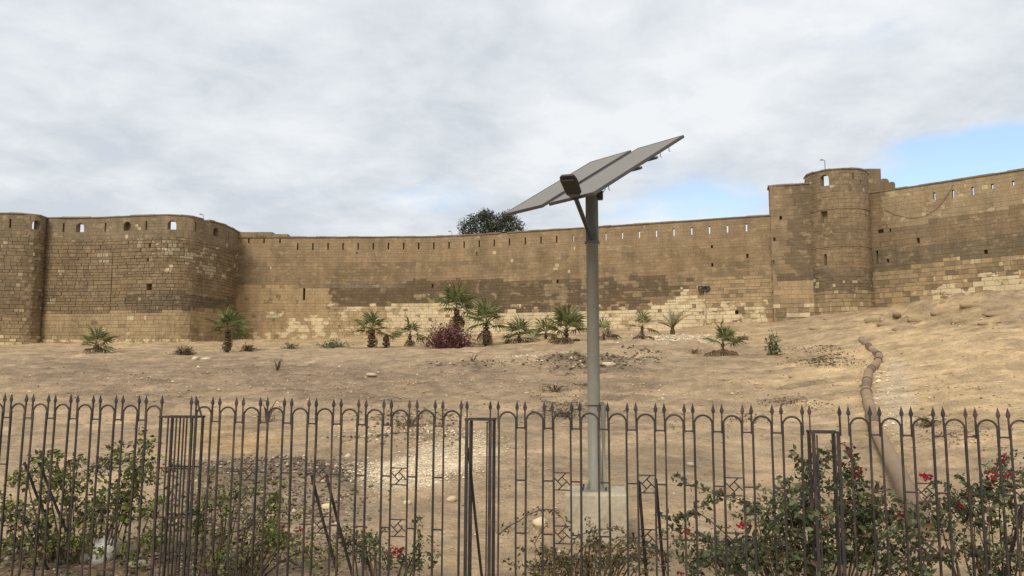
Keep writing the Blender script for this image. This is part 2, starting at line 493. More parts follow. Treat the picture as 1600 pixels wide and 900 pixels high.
# ------------------------------------------------------------------ fortress masonry
class Path:
    def __init__(self, pts, closed=False, smooth=True, step=.25):
        P = [Vector((p[0], p[1])) for p in pts]
        if smooth and len(P) > 2:
            out = []
            for i in range(len(P) - 1):
                p0, p1, p2, p3 = P[max(i - 1, 0)], P[i], P[i + 1], P[min(i + 2, len(P) - 1)]
                n = max(2, int((p2 - p1).length / step))
                for k in range(n):
                    t = k / n
                    out.append(.5 * ((2 * p1) + (p2 - p0) * t + (2 * p0 - 5 * p1 + 4 * p2 - p3) * t * t + (3 * p1 - p0 - 3 * p2 + p3) * t ** 3))
            out.append(P[-1]); P = out
        self.p = P
        self.s = [0.0]
        for a, b in zip(P[:-1], P[1:]): self.s.append(self.s[-1] + (b - a).length)
        self.L = self.s[-1]

    def at(self, s, d=0.0):
        s = min(max(s, 0), self.L)
        lo, hi = 0, len(self.s) - 2
        while lo < hi:
            m = (lo + hi + 1) // 2
            if self.s[m] <= s: lo = m
            else: hi = m - 1
        a, b = self.p[lo], self.p[lo + 1]
        seg = max(self.s[lo + 1] - self.s[lo], 1e-6)
        q = a.lerp(b, (s - self.s[lo]) / seg)
        if d:
            s0, s1 = max(s - .35, 0), min(s + .35, self.L)
            t = (self._pt(s1) - self._pt(s0)).normalized()
            q = q + Vector((t.y, -t.x)) * d
        return q

    def _pt(self, s):
        return self.at(s, 0.0)

    def s_of_px(self, x):
        """arc length where the path passes the picture column x (first crossing from the left)"""
        best, bs = 1e9, 0
        for i in range(0, int(self.L / .02) + 1):
            s = i * .02; q = self.at(s)
            px = 800 + F * q.x / (q.y * CP + 10 * SP)
            if abs(px - x) < best: best, bs = abs(px - x), s
        return bs


def z_at(path, s, y):
    q = self_q = path.at(s)
    # height on the wall whose picture row is y
    lo, hi = 0.0, 40.0
    for _ in range(40):
        m = (lo + hi) / 2
        if project((q.x, q.y, m))[1] > y: lo = m
        else: hi = m
    return lo


def hole_px(path, x, y, w, h, through=False, arch=False):
    """opening given by its centre and size in metres"""
    s = path.s_of_px(x); z = z_at(path, s, y)
    return dict(s0=s - w / 2, s1=s + w / 2, z0=z - h / 2, z1=z + h / 2, through=through, arch=arch)


def fortress(name, label, cat, path, ztop, zbot, style, holes, thick=1.4, course=.40, n_single=300, coping=True,
             wmin=.55, wmax=1.15, seed=1, ragged=.03, close_ends=True, group=None, breaks=(), vary=.3):
    r = random.Random(seed)
    mid = path.at(path.L / 2)
    root = empty(name, (mid.x, mid.y, zbot))
    tag(root, label, cat, group)
    off = Vector((mid.x, mid.y, zbot))
    L = path.L
    # courses from the top down
    anchors = [ztop] + sorted(breaks, reverse=True) + [zbot]; zs = [ztop]
    for hi_, lo_ in zip(anchors[:-1], anchors[1:]):
        n_ = max(1, round((hi_ - lo_) / course)); ws = [r.uniform(1 - vary, 1 + vary) for _ in range(n_)]; tw_ = sum(ws); z_ = hi_
        for w_ in ws:
            z_ -= (hi_ - lo_) * w_ / tw_; zs.append(z_)
        zs[-1] = lo_
    for h in holes:                         # snap openings to bed joints
        k0 = min(range(len(zs)), key=lambda i: abs(zs[i] - h['z1']))
        k1 = min(range(len(zs)), key=lambda i: abs(zs[i] - h['z0']))
        if k1 == k0: k1 = min(k0 + 1, len(zs) - 1)
        h['k0'], h['k1'] = k0, k1; h['z1'], h['z0'] = zs[k0], zs[k1]
    # core sheets with the openings left out
    core = MB()
    sb = sorted(set([0.0, L] + [round(h[k], 4) for h in holes for k in ('s0', 's1')] + [round(h['s0'] - .1, 4) for h in holes if h['through']] + [round(h['s1'] + .1, 4) for h in holes if h['through']] + [round(i * .6, 4) for i in range(1, int(L / .6) + 1)]))
    sb = [s for s in sb if 0 <= s <= L]
    zb = sorted(set([zbot, ztop] + [h[k] for h in holes for k in ('z0', 'z1')]))

    def P3(s, d, z):
        q = path.at(s, d); return (q.x - off.x, q.y - off.y, z - off.z)

    def sheet(d, flip, hs):
        for a, b in zip(sb[:-1], sb[1:]):
            if b - a < 1e-4: continue
            for c, e in zip(zb[:-1], zb[1:]):
                sm, zm = (a + b) / 2, (c + e) / 2
                if any(h['s0'] < sm < h['s1'] and h['z0'] < zm < h['z1'] for h in hs): continue
                q = [P3(a, d, c), P3(b, d, c), P3(b, d, e), P3(a, d, e)]
                core.add(q[::-1] if flip else q, [(0, 1, 2, 3)])
    sheet(0.0, False, holes)
    sheet(-thick, True, [dict(h, s0=h['s0'] - .1, s1=h['s1'] + .1) if not h['arch'] else h for h in holes if h['through']])
    for h in holes:
        dd = -thick if h['through'] else -min(thick * .8, .9)
        a, b, c, e = h['s0'], h['s1'], h['z0'], h['z1']
        f = [P3(a, 0, c), P3(b, 0, c), P3(b, 0, e), P3(a, 0, e)]; w2 = .1 if h['through'] and not h['arch'] else 0; k = [P3(a - w2, dd, c), P3(b + w2, dd, c), P3(b + w2, dd, e), P3(a - w2, dd, e)]
        core.add(f + k, [(0, 4, 5, 1), (1, 5, 6, 2), (2, 6, 7, 3), (3, 7, 4, 0)] + ([] if h['through'] else [(4, 7, 6, 5)]))
    for a, b in zip(sb[:-1], sb[1:]):
        core.add([P3(a, 0, ztop), P3(b, 0, ztop), P3(b, -thick, ztop), P3(a, -thick, ztop)], [(0, 1, 2, 3)])
    for s in ((0.0, L) if close_ends else ()):
        core.add([P3(s, 0, zbot), P3(s, 0, ztop), P3(s, -thick, ztop), P3(s, -thick, zbot)], [(0, 1, 2, 3)])
    core.build('wall_core', M_CORE, root)
    # facing stones
    blocks = []
    for k in range(len(zs) - 1):
        z1, z0 = zs[k], zs[k + 1]
        cuts = sorted((h['s0'], h['s1']) for h in holes if h['k0'] <= k < h['k1'])
        spans = []; s = 0.0
        for a, b in cuts:
            if a > s: spans.append((s, a))
            s = max(s, b)
        if s < L: spans.append((s, L))
        for a, b in spans:
            s = a; first = True
            while s < b - .02:
                w = r.uniform(wmin, wmax)
                if first and a == 0.0: w *= r.uniform(.4, 1)
                first = False
                if b - (s + w) < .3: w = b - s
                m = path.at(s + w / 2)
                px, py = project((m.x, m.y, (z0 + z1) / 2))
                st = style(px, py, ztop - (z0 + z1) / 2, r)
                if len(st) > 3 and w > .5:
                    w = r.uniform(.18, .5); st = st[:3]
                st = st[:3]
                if st is not None:
                    blocks.append((s, s + w, z0, z1, st, px, py, w * (z1 - z0) / m.y ** 2))
                s += w

    def block(mb, bl, o2):
        s0, s1, z0, z1, (colr, jit, gap) = bl[:5]
        d = .012 + gap * 1.3 + abs(r.gauss(0, jit * .6))
        if gap > .02 and r.random() < .06: d = .006
        d = max(d, .006)
        g = gap / 2; ch = min(gap * .9, .03)
        jj = lambda: r.uniform(-gap * .35, gap * .35)
        q = lambda s, dd, z: Vector(P3(s, dd, z)) - o2
        bk = [q(s0 + g, -.02, z0 + g), q(s1 - g, -.02, z0 + g), q(s1 - g, -.02, z1 - g), q(s0 + g, -.02, z1 - g)]
        dj = lambda: d + r.uniform(-1, 1) * jit * .3
        fr = [q(s0 + g + ch + jj(), dj(), z0 + g + ch + jj()), q(s1 - g - ch + jj(), dj(), z0 + g + ch + jj()),
              q(s1 - g - ch + jj(), dj(), z1 - g - ch + jj()), q(s0 + g + ch + jj(), dj(), z1 - g - ch + jj())]
        mb.add(bk + fr, [(4, 5, 6, 7), (0, 1, 5, 4), (1, 2, 6, 5), (2, 3, 7, 6), (3, 0, 4, 7)], colr)
    # the stones that show largest stand alone, the rest of the facing is one part
    rank = [i for i in range(len(blocks)) if 0 < blocks[i][5] < 1600 and blocks[i][4][2] > .009]
    rank.sort(key=lambda i: -blocks[i][7])
    single = set(rank[:n_single])
    rest = MB()
    for i, bl in enumerate(blocks):
        if i in single:
            c = Vector(P3((bl[0] + bl[1]) / 2, 0, (bl[2] + bl[3]) / 2))
            mb = MB(); block(mb, bl, c); mb.build('stone_block', M_STONE, root, loc=c)
        else:
            block(rest, bl, Vector((0, 0, 0)))
    if rest.f: tag(rest.build('masonry', M_STONE, root), kind='stuff')
    for h in holes:
        if h['arch']:                       # rounded head of an opening: two curved spandrels
            mb = MB(); a, b, e = h['s0'], h['s1'], h['z1']; R = (b - a) / 2; n = 6
            cc = style(*project((path.at(a).x, path.at(a).y, e)), ztop - e, r)[0]
            for sgn, corner in ((-1, a), (1, b)):
                pts = [(corner, e)]
                for k in range(n + 1):
                    t = math.pi / 2 * k / n
                    pts.append(((a + b) / 2 + sgn * R * math.cos(t), e - R + R * math.sin(t)))
                fr = [P3(s_, .04, z_) for s_, z_ in pts]; bk = [P3(s_, -.4, z_) for s_, z_ in pts]
                m = len(pts)
                mb.add(fr + bk, [tuple(range(m)), tuple(reversed(range(m, 2 * m)))] + [(i, (i + 1) % m, m + (i + 1) % m, m + i) for i in range(m)], cc)
            mb.build('window_arch', M_STONE, root)
    if coping:
        mb = MB(); s = 0.0
        while s < L - .05:
            w = min(r.uniform(.5, 1.6), L - s)
            if r.random() < .015: s += w * .6; continue
            hh = .12 + r.uniform(-1, 1) * ragged; dd = .12 + r.uniform(-.03, .03)
            V = [P3(a, d, z) for z in (ztop, ztop + hh) for a in (s + .01, s + w - .01) for d in (dd, -thick - .05)]
            mb.add(V, [(0, 1, 3, 2), (4, 6, 7, 5), (0, 2, 6, 4), (1, 5, 7, 3), (0, 4, 5, 1), (2, 3, 7, 6)])
            s += w
        tag(mb.build('coping', M_COPING, root), kind='stuff')
    return root, off


def jitc(c, r, a=.10):
    k = 1 + r.uniform(-a, a); h = r.uniform(-.03, .03)
    return (c[0] * k * (1 + h) * KW * .92, c[1] * k * KW * .945, c[2] * k * (1 - h) * KW * .94)


def bl(c, k):
    return (c[0], c[1], c[2], k)


def pn(px, py, sc=40., seed=1):
    return float(fbm(np.array(px / sc), np.array(py / sc * 1.6), seed, 3)) * 2


PLASTER, BROWN, DARKB, OCHRE, CREAM, GREYB = (rgb(146, 119, 87), rgb(134, 109, 79), rgb(106, 86, 63), rgb(168, 138, 98), rgb(206, 184, 142), rgb(116, 98, 74))
PALE = rgb(184, 163, 128)


def st_bastion(px, py, dz, r):
    n = pn(px, py, 45, 3); n2 = pn(px, py, 18, 4)
    if dz < 2.1 + n * .3:
        if r.random() < .02: return jitc(PALE, r, .06), .008, .010, 1
        return jitc(rgb(130, 110, 84), r, .05), .004, .006
    lim = 487 + n * 5 - (px - 200) * .02
    if py < lim:
        c = rgb(130, 108, 80); sm = ()
        for (x, y, R) in ((270, 388, 17), (298, 404, 12), (325, 418, 15), (337, 398, 10), (275, 457, 8), (165, 402, 8), (220, 375, 7), (96, 425, 8), (83, 470, 9), (218, 385, 5)):
            if (px - x) ** 2 + (py - y) ** 2 < R * R * r.uniform(.1, 1.5): c = rgb(164, 147, 118); sm = (1,)
        if ((px - 270) / 90) ** 2 + ((py - 472) / 14) ** 2 < 1 + n: c = rgb(106, 91, 70)
        if r.random() < .012: c = rgb(160, 140, 110); sm = (1,)
        if n2 > .25: c = tuple(v * .88 for v in c)
        k = .24 if px > 240 and py < 440 else .08
        return (bl(jitc(c, r, .08), k), .05, .020) + sm
    c = rgb(160, 135, 100); sm = ()
    p = .03 + (.25 if py > 531 else 0)
    q = r.random()
    if q < p: c = rgb(194, 172, 134); sm = (1,)
    elif q < p + .05: c = rgb(136, 113, 83)
    return (bl(jitc(c, r, .06), .45 if py > 530 else .1), .012, .010) + sm


def st_lefttower(px, py, dz, r):
    n = pn(px, py, 45, 3)
    if dz < 2.1 + n * .3: return jitc(rgb(126, 106, 81), r, .05), .005, .007
    if py > 526: c = rgb(196, 174, 136) if r.random() < .3 else rgb(152, 128, 94)
    elif py > 500 + n * 8: c = rgb(142, 119, 88)
    elif r.random() < .08: return jitc(rgb(162, 143, 114), r, .08), .03, .02, 1
    else: c = rgb(125, 104, 78)
    return jitc(c, r, .08), .04, .018


def st_curtain(px, py, dz, r):
    n = pn(px, py, 60, 5); n2 = pn(px, py, 22, 6)
    if dz < 2.7 + n * .5 and px > 378:
        if r.random() < .006: return jitc(PALE, r, .06), .006, .008, 1
        return jitc(rgb(146, 121, 90), r, .025), .002, .004
    low = float(np.interp(px, [380, 500, 530, 600, 660, 700, 780, 900, 1000, 1030, 1060, 1100], [430, 452, 476, 478, 470, 472, 489, 488, 487, 474, 462, 440])) + n * 3 + n2 * 4
    top = float(np.interp(px, [380, 505, 520, 700, 800, 900, 1000, 1100], [470, 455, 440, 438, 440, 436, 430, 434])) + n * 5 + n2 * 4
    if px < 508 + n * 14 + n2 * 8 and py > 446 + n * 4:
        c = rgb(164, 137, 100); sm = ()
        d = min((px - x) ** 2 + ((py - y) * 1.8) ** 2 for x, y in ((456, 508), (476, 514), (425, 494), (496, 501), (532, 512), (505, 515)))
        k = .5 if d < 320 else (.45 if py > 517 else .12)
        if d < 120 * r.uniform(.2, 1.2): c = CREAM
        elif r.random() < .04: c = BROWN; sm = (1,)
        return (bl(jitc(c, r, .05), k), .006, .007) + sm
    if py < top:
        if r.random() < .010: return jitc(PALE, r, .06), .012, .012, 1
        c = rgb(138, 114, 84)
        if n2 > .2: c = rgb(128, 106, 78)
        if n2 < -.3: c = rgb(146, 120, 88)
        return jitc(c, r, .04), .010, .004
    if py < low and 505 < px < 1100:
        c = rgb(104, 85, 63); sm = ()
        if px > 850 and n2 + r.uniform(-.5, .5) > .0: c = rgb(136, 114, 85)
        if px > 650 and py > low - 12 and r.random() < .4: c = rgb(150, 127, 95); sm = (1,)
        if px < 640 and py < top + 9 and n > 0: c = rgb(120, 104, 82)
        k = .28 if px > 650 and py > low - 12 else 0.0
        return (bl(jitc(c, r, .06), k), .022, .008) + sm
    if px > 1085 + n * 20:
        q = r.random(); sm = ()
        if py < 468 + (px - 1100) * .02 + n2 * 4: c = rgb(160, 134, 99) if q < .86 else rgb(132, 110, 82)
        else:
            pc = .50 if px < 1200 else .2
            c = rgb(200, 179, 140) if q < pc * .6 else (rgb(132, 110, 82) if q < pc * .6 + .2 else rgb(164, 138, 101))
            return bl(jitc(c, r, .08), .5 if px < 1200 else .25), .014, .012
        return jitc(c, r, .08), .014, .012
    m = pn(px, py, 26, 9) + r.uniform(-.25, .25)
    c = rgb(176, 150, 111) if m > (-.1 if px < 620 else .15) else rgb(204, 183, 144)
    if px < 600 and m > -.3: c = rgb(170, 143, 105)
    if r.random() < .04: return jitc(BROWN, r, .08), .03, .016, 1
    return bl(jitc(c, r, .07), .35 if px < 600 else .62), .025, .012


def st_flank(px, py, dz, r):
    n = pn(px, py, 40, 8)
    if py > 466 + n * 3:
        q = r.random(); c = rgb(196, 174, 136) if q < .2 else (rgb(126, 106, 79) if q < .5 else rgb(156, 130, 96))
        return jitc(c, r, .08), .016, .012
    if py > 441 + n * 3: return jitc(rgb(162, 135, 99), r, .05), .006, .007
    c = rgb(138, 115, 86)
    if px > 1232 + n * 14: c = rgb(112, 94, 71)
    if py > 425 + n * 4:
        c = rgb(106, 89, 67)
        if r.random() < .14: return jitc(PALE, r, .06), .012, .012, 1
    return jitc(c, r, .04), .006, .005


def st_tower(px, py, dz, r):
    n = pn(px, py, 30, 12)
    if dz < 2.0:
        if r.random() < .10: return jitc(PALE, r, .06), .012, .012, 1
        return jitc(rgb(126, 106, 80), r, .06), .008, .009
    if py > 456 + n * 4:
        if r.random() < .2: return jitc(rgb(174, 152, 116), r, .1), .03, .016, 1
        return jitc(rgb(148, 125, 92), r, .10), .04, .018
    if py > 420 + n * 4:
        if r.random() < .14: return jitc(PALE, r, .08), .02, .014, 1
        return jitc(rgb(112, 94, 71), r, .08), .02, .013
    c = rgb(132, 109, 81)
    if n > .25: c = rgb(122, 101, 75)
    return jitc(c, r, .05), .014, .007


def st_right(px, py, dz, r):
    n = pn(px, py, 36, 15)
    a = float(np.interp(px, [1380, 1405, 1448, 1452, 1580, 1600, 1800], [348, 356, 352, 344, 326, 318, 300]))
    if py < a and px > 1380:
        if r.random() < .07: return jitc(rgb(180, 160, 126), r, .05), .004, .008, 1
        return bl(jitc(rgb(154, 130, 98), r, .035), .16), .002, .005
    b = float(np.interp(px, [1360, 1450, 1520, 1600, 1800], [396, 388, 376, 362, 340])) + n * 4
    if py < b: return jitc(rgb(130, 108, 81), r, .04), .010, .006
    d = float(np.interp(px, [1360, 1390, 1440, 1520, 1570, 1600, 1800], [432, 424, 412, 404, 400, 386, 370])) + n * 7
    if py < d: return jitc(rgb(115, 98, 75), r, .05), .012, .007
    q = r.random()
    dist = min(((px - x) / 1.6) ** 2 + (py - y) ** 2 for x, y in ((1548, 438), (1588, 446), (1470, 461), (1500, 459), (1560, 450)))
    k = .6 if dist < 200 else (.2 if n > 0 else .08)
    if dist < 70 * r.uniform(.2, 1.3): c = rgb(204, 184, 146)
    elif q < .14: c = rgb(116, 97, 72)
    elif q < .32: c = rgb(134, 112, 83)
    elif q < .38: return jitc(rgb(188, 164, 124), r, .06), .014, .012, 1
    else: c = rgb(158, 132, 97)
    return bl(jitc(c, r, .07), k), .014, .011


# the curtain wall, level along its top
ZC = 16.75
cpts = [at_z(x, y, ZC) for x, y in ((362, 371.5), (400, 371.5), (460, 371.5), (580, 371), (700, 369.5), (850, 360.5), (1030, 349), (1130, 342), (1215, 336.5))]
curtain_path = Path(cpts)


def row_hole(path, x, w, z0, z1, through=False, arch=False):
    sx = path.s_of_px(x); return dict(s0=sx - w / 2, s1=sx + w / 2, z0=z0, z1=z1, through=through, arch=arch)


RZ = (ZC - 1.34, ZC - .60)
H = [row_hole(curtain_path, x, .15, *RZ) for x in [464 + 23.72 * i for i in range(15)] + [821, 845.6, 870]]
H += [row_hole(curtain_path, x, .12, *RZ, True) for x in (895.6, 946.8, 973, 999.7, 1026.5, 1054, 1082, 1110, 1138, 1168)]
for x, y, w, h in ((476, 459, .24, 1.5), (557, 397, .12, .35), (745, 395, .12, .35), (676, 445, .2, .25), (871, 438, .2, .25), (1113, 383, .2, .25),
                   (1113, 414, .2, .25), (1149, 488, .3, .4), (1168, 400, .2, .2)):
    H.append(hole_px(curtain_path, x, y, w, h))
H += [row_hole(curtain_path, x, .16, ZC - .60, ZC - .1) for x in (387, 411, 436)]
fortress('curtain_wall', 'long curved sandstone curtain wall with loopholes between the rounded bastion and the round tower', 'wall',
         curtain_path, ZC, 4.4, st_curtain, H, seed=3, thick=.6, course=.33, wmin=.42, wmax=1.0, breaks=(ZC - .1, ZC - .6, ZC - 1.34))
# raised parapet step at the bastion end of the curtain wall
zs_ = 17.3
pp = Path([curtain_path.at(curtain_path.s_of_px(x), .02) for x in (370, 395, 420, 448)])
mb = MB(); ofs = Vector((pp.at(0).x, pp.at(0).y, ZC + .2)); r_ = random.Random(2)
s = 0.0
root = empty('parapet_step', ofs); tag(root, 'low raised parapet step on the curtain wall beside the rounded bastion', 'parapet')
k = 0
while s < pp.L - .1:
    w = min(r_.uniform(.7, 1.1), pp.L - s); top = .42 if s + w < pp.L - 1.0 else .2
    V = []
    for z in (-.06, top):
        for a in (s + .008, s + w - .008):
            for d in (.06, -1.1):
                q = pp.at(a, d); V.append((q.x - ofs.x, q.y - ofs.y, z))
    m_ = MB(); m_.add(V, [(0, 1, 3, 2), (4, 6, 7, 5), (0, 2, 6, 4), (1, 5, 7, 3), (0, 4, 5, 1), (2, 3, 7, 6)], jitc(rgb(134, 112, 84), r_, .08))
    m_.build('stone_block', M_STONE, root); s += w

# the rounded bastion
ZB = 17.35
bpts = [at_z(x, y, ZB) for x, y in ((68, 343.5), (77, 341), (120, 341), (160, 340.5), (200, 338.6), (240, 337), (270, 336.6), (300, 339), (318, 343.5), (335, 347.5), (350, 352), (364, 358.5), (371, 362.5))]
bpts.append(Vector((bpts[-1].x + .3, bpts[-1].y + 3.5)))
bastion_path = Path([(p[0], p[1]) for p in bpts])
BR = (ZB - 1.38, ZB - .50)
H = [row_hole(bastion_path, x, .8, *BR, th, True) for x, th in ((122, True), (196, False), (266, True), (335, False))]
H += [row_hole(bastion_path, x, .17, *BR, th) for x, th in ((96, False), (162, False), (226, False), (303, True), (355, False))]
H += [hole_px(bastion_path, 176, 440, .07, 5.6)]
H += [hole_px(bastion_path, 235, 450, .58, .85)]
H += [hole_px(bastion_path, x, y, .2, .2) for x, y in ((231, 404), (233, 380))]
fortress('bastion', 'broad rounded stone bastion with arched openings along its top and a black square hole', 'bastion',
         bastion_path, ZB, 3.2, st_bastion, H, seed=5, thick=.75, ragged=.035, breaks=BR[::-1], wmin=.35, wmax=1.0, course=.34)

# the tower cut by the left edge of the picture
lp = [at_z(x, y, ZB) for x, y in ((-160, 341), (-80, 336), (0, 334), (25, 334.3), (48, 335.4), (62, 337.2), (72, 340.5), (78, 346))]
ltower_path = Path([(p[0], p[1]) for p in lp])
H = [row_hole(ltower_path, 54, .8, *BR, True, True), row_hole(ltower_path, 12, .18, *BR), row_hole(ltower_path, -60, .8, *BR, True, True)]
fortress('rounded_tower', 'rounded dark brown tower cut off by the left edge of the picture', 'tower', ltower_path, ZB, 3.2, st_lefttower, H, seed=6, thick=.75, breaks=BR[::-1], wmin=.35, wmax=1.0, course=.34)

# square flank and round tower
ZF = 19.45
fa, fb = at_z(1202, 291.5, ZF), at_z(1280, 286.5, ZF)
flank_path = Path([(fa.x + .45, fa.y + 1.6), (fa.x, fa.y), (fb.x, fb.y)], smooth=False)
H = [hole_px(flank_path, x, y, .2, .22) for x, y in ((1202 + 9, 375), (1222, 340), (1208, 408))]
fortress('square_turret', 'square stone turret standing between the curtain wall and the round tower', 'turret', flank_path, ZF, 5.2, st_flank, H, seed=8, thick=1.2)

TC = at_Y(1311, 400, 73.2); TR = 2.72
tp = []
for i in range(49):
    a = math.radians(-205 + 230 * i / 48)
    tp.append((TC.x + TR * math.cos(a), TC.y + TR * math.sin(a)))
tower_path = Path(tp, smooth=False)
ZT = z_at(tower_path, tower_path.L * .5, 264)


def s_tower(x):
    best = (1e9, 0)
    for i in range(400):
        s = tower_path.L * i / 399; q = tower_path.at(s)
        if q.y > TC.y: continue
        px = project((q.x, q.y, 14))[0]
        if abs(px - x) < best[0]: best = (abs(px - x), s)
    return best[1]


def th(x, y, w, h, t=False, a=False):
    s = s_tower(x); z = z_at(tower_path, s, y)
    return dict(s0=s - w / 2, s1=s + w / 2, z0=z - h / 2, z1=z + h / 2, through=t, arch=a)


H = [th(1292, 280, .75, 1.0, True, True), th(1289, 341, .62, .95), th(1288.5, 405, .26, 1.2), th(1337, 277, .14, .7), th(1355, 343, .3, 1.0), th(1349, 287, .2, .25)]
fortress('round_tower', 'tall round stone tower with an arched opening at its top and a square window', 'tower', tower_path, ZT, 5.6, st_tower, H,
         seed=9, thick=.6, wmin=.4, wmax=.95, course=.34, ragged=.04)
# string courses of the round tower
for yy in (325, 384):
    z = z_at(tower_path, tower_path.L * .5, yy); mb = MB()
    pts = [(TC.x + (TR + .045) * math.cos(math.radians(-190 + 200 * i / 40)), TC.y + (TR + .045) * math.sin(math.radians(-190 + 200 * i / 40)), z + .02 * math.sin(i * 1.7)) for i in range(41)]
    rt = bpy.data.objects['round_tower']
    mb.tube([(p[0] - rt.location.x, p[1] - rt.location.y, p[2] - rt.location.z) for p in pts], .032, 5, jitc(rgb(142, 119, 90), rnd, .05))
    mb.build('string_course', M_STONE, rt)

# the right curtain wall, coming towards the viewer
ra = at_Y(1382, 299, 72.0); ZR = ra.z
rp = [(1352, 303.4), (1382, 299), (1450, 288.8), (1520, 278), (1600, 265.5), (1720, 247), (1860, 225)]
right_path = Path([(p.x, p.y) for p in (at_z(x, y, ZR) for x, y in rp)])
H = [hole_px(right_path, x, y, .15, .5, True) for x, y in ((1464.6, 307), (1494, 302), (1525, 297.5), (1556, 292.5), (1589, 287.5), (1622, 282))]
H += [hole_px(right_path, x, y, w, h) for x, y, w, h in ((1371, 403, .2, .95), (1378, 362, .5, .3), (1436, 370, .25, .25), (1387, 408, .2, .2), (1393, 358, .15, .3), (1540, 392, .3, .3))]
fortress('curtain_wall', 'sandstone curtain wall of mixed pale and brown blocks on the bank to the right of the round tower', 'wall',
         right_path, ZR, 6.0, st_right, H, seed=10, thick=.6, wmin=.5, wmax=1.1, course=.38)

# battlement behind the round tower
bt = at_Y(1372, 298, 75.5)
root = empty('battlement', bt); tag(root, 'stepped battlement with rounded merlons rising behind the round tower', 'battlement')
for x0, x1, yt, Yd, rd in ((1352, 1376, 263.5, 75.0, 0), (1375, 1389, 279, 75.8, 1), (1388.5, 1398.5, 284, 76.6, 1)):
    a = at_Y(x0, yt, Yd); b = at_Y(x1, yt, Yd); z0 = at_Y(x0, 312, Yd).z
    w = b.x - a.x; h = a.z - z0; n = 8; prof = [(-w / 2, 0), (w / 2, 0)]
    if rd:
        rr = w * .38
        prof += [(w / 2, h - rr)] + [(w / 2 - rr + rr * math.cos(math.pi / 2 * k / 4), h - rr + rr * math.sin(math.pi / 2 * k / 4)) for k in range(1, 5)]
        prof += [(-w / 2 + rr - rr * math.sin(math.pi / 2 * k / 4), h - rr + rr * math.cos(math.pi / 2 * k / 4)) for k in range(0, 5)]
    else:
        prof += [(w / 2, h), (-w / 2, h)]
    m = len(prof); V = [(p[0], 0, p[1]) for p in prof] + [(p[0] + .25, 1.0, p[1]) for p in prof]
    mb = MB(); mb.add(V, [tuple(range(m)), tuple(reversed(range(m, 2 * m)))] + [(i, m + i, m + (i + 1) % m, (i + 1) % m) for i in range(m)], jitc(rgb(122, 101, 74), rnd, .05))
    mb.build('merlon', M_STONE, root, loc=Vector(((a.x + b.x) / 2, Yd, z0)) - bt)


# ------------------------------------------------------------------ small fittings on the walls
def wall_lamp(x, y, Y, label, flip=1, h=.5):
    p = at_Y(x, y, Y); root = empty('wall_lamp', p); tag(root, label, 'lamp', 'small lamps on the wall tops')
    mb = MB(); mb.tube([(0, 0, -.6), (0, 0, h * .7), (-.08 * flip, 0, h * .92), (-.2 * flip, 0, h)], .028, 6, rgb(90, 88, 82)); mb.build('arm', M_DARK, root)
    mb = MB(); mb.box((-.28 * flip, 0, h - .02), (.24, .16, .08), rgb(110, 110, 104)); mb.build('lamp_head', M_POLE, root)


wall_lamp(1289, 258, 70.9, 'small curved lamp on top of the round tower')
wall_lamp(317.5, 342, 80.6, 'small lamp on top of the rounded bastion')
wall_lamp(706, 368, 87.6, 'small curved lamp on the curtain wall beside the tree crown')

p = at_Y(1100, 449, 77.2); q = curtain_path.at(curtain_path.s_of_px(1100), .06)
root = empty('electrical_box', (q.x, q.y, at_Y(1100, 449, q.y).z)); tag(root, 'open dark junction box with a drain pipe on the curtain wall', 'box')
bn = Vector((math.sin(math.radians(-20)), -math.cos(math.radians(-20)), 0))
mb = MB(); mb.box((-.1, -.15, .05), (1.05, .3, .12), rgb(60, 54, 46)); mb.box((-.1, -.12, -.35), (1.0, .24, .08), rgb(60, 54, 46))
mb.box((-.58, -.14, -.14), (.08, .26, .3), rgb(60, 54, 46)); mb.box((.3, -.14, -.14), (.3, .26, .32), rgb(60, 54, 46)); mb.build('casing', M_DARK, root)
mb = MB(); mb.tube([(0, -.12, -.4), (0.02, -.12, -2.0), (0, -.12, -3.9)], .06, 6, rgb(150, 136, 112)); mb.build('drain_pipe', M_CONC, root)

mb = MB(); pts = []
for i in range(25):
    x = 1386 + 110 * i / 24; y = float(np.interp(x, [1386, 1400, 1425, 1440, 1454, 1468, 1480, 1496], [327, 335, 341, 340, 335, 326, 314, 289]))
    s = right_path.s_of_px(x); w = right_path.at(s, .1); pts.append((w.x, w.y, z_at(right_path, s, y)))
o0 = Vector(pts[0]); mb.tube([Vector(p_) - o0 for p_ in pts], .016, 5, rgb(60, 52, 44))
tag(mb.build('hanging_cable', M_DARK, None, loc=o0), 'loose black cable sagging across the right curtain wall', 'cable')

# ------------------------------------------------------------------ iron fence
TH = math.radians(9.4); FD = 8.95
cT, sT = math.cos(TH), math.sin(TH)


def fence_s(x, y=650):
    d = ray(x, y); t = FD / (d.x * sT + d.y * cT)
    return d.x * t * cT - d.y * t * sT


def fence_pt(s):
    return (s * cT + FD * sT, -s * sT + FD * cT)


def fence_ztop_px(x, y):
    d = ray(x, y); t = FD / (d.x * sT + d.y * cT); return EYE + d.z * t


sa, za = fence_s(5, 615), fence_ztop_px(5, 615)
sb_, zb_ = fence_s(1570, 638), fence_ztop_px(1570, 638)
ztop = lambda s: za + (zb_ - za) * (s - sa) / (sb_ - sa)
FH = 2.26
SLOPE = (zb_ - za) / (sb_ - sa)
smid = fence_s(800)
fx, fy = fence_pt(smid)
fence = empty('iron_fence', (fx - .058 * sT, fy - .058 * cT, ztop(smid) - FH), -TH); fence.rotation_euler[0] = -.028
tag(fence, 'rusty dark iron railing fence with spear tips and arched bar tops along the foreground', 'fence')


def L3(s, d, z_from_top):
    return (s - smid, d, FH + SLOPE * (s - smid) - z_from_top)


BW = .020
AW = .19; GAPW = .11


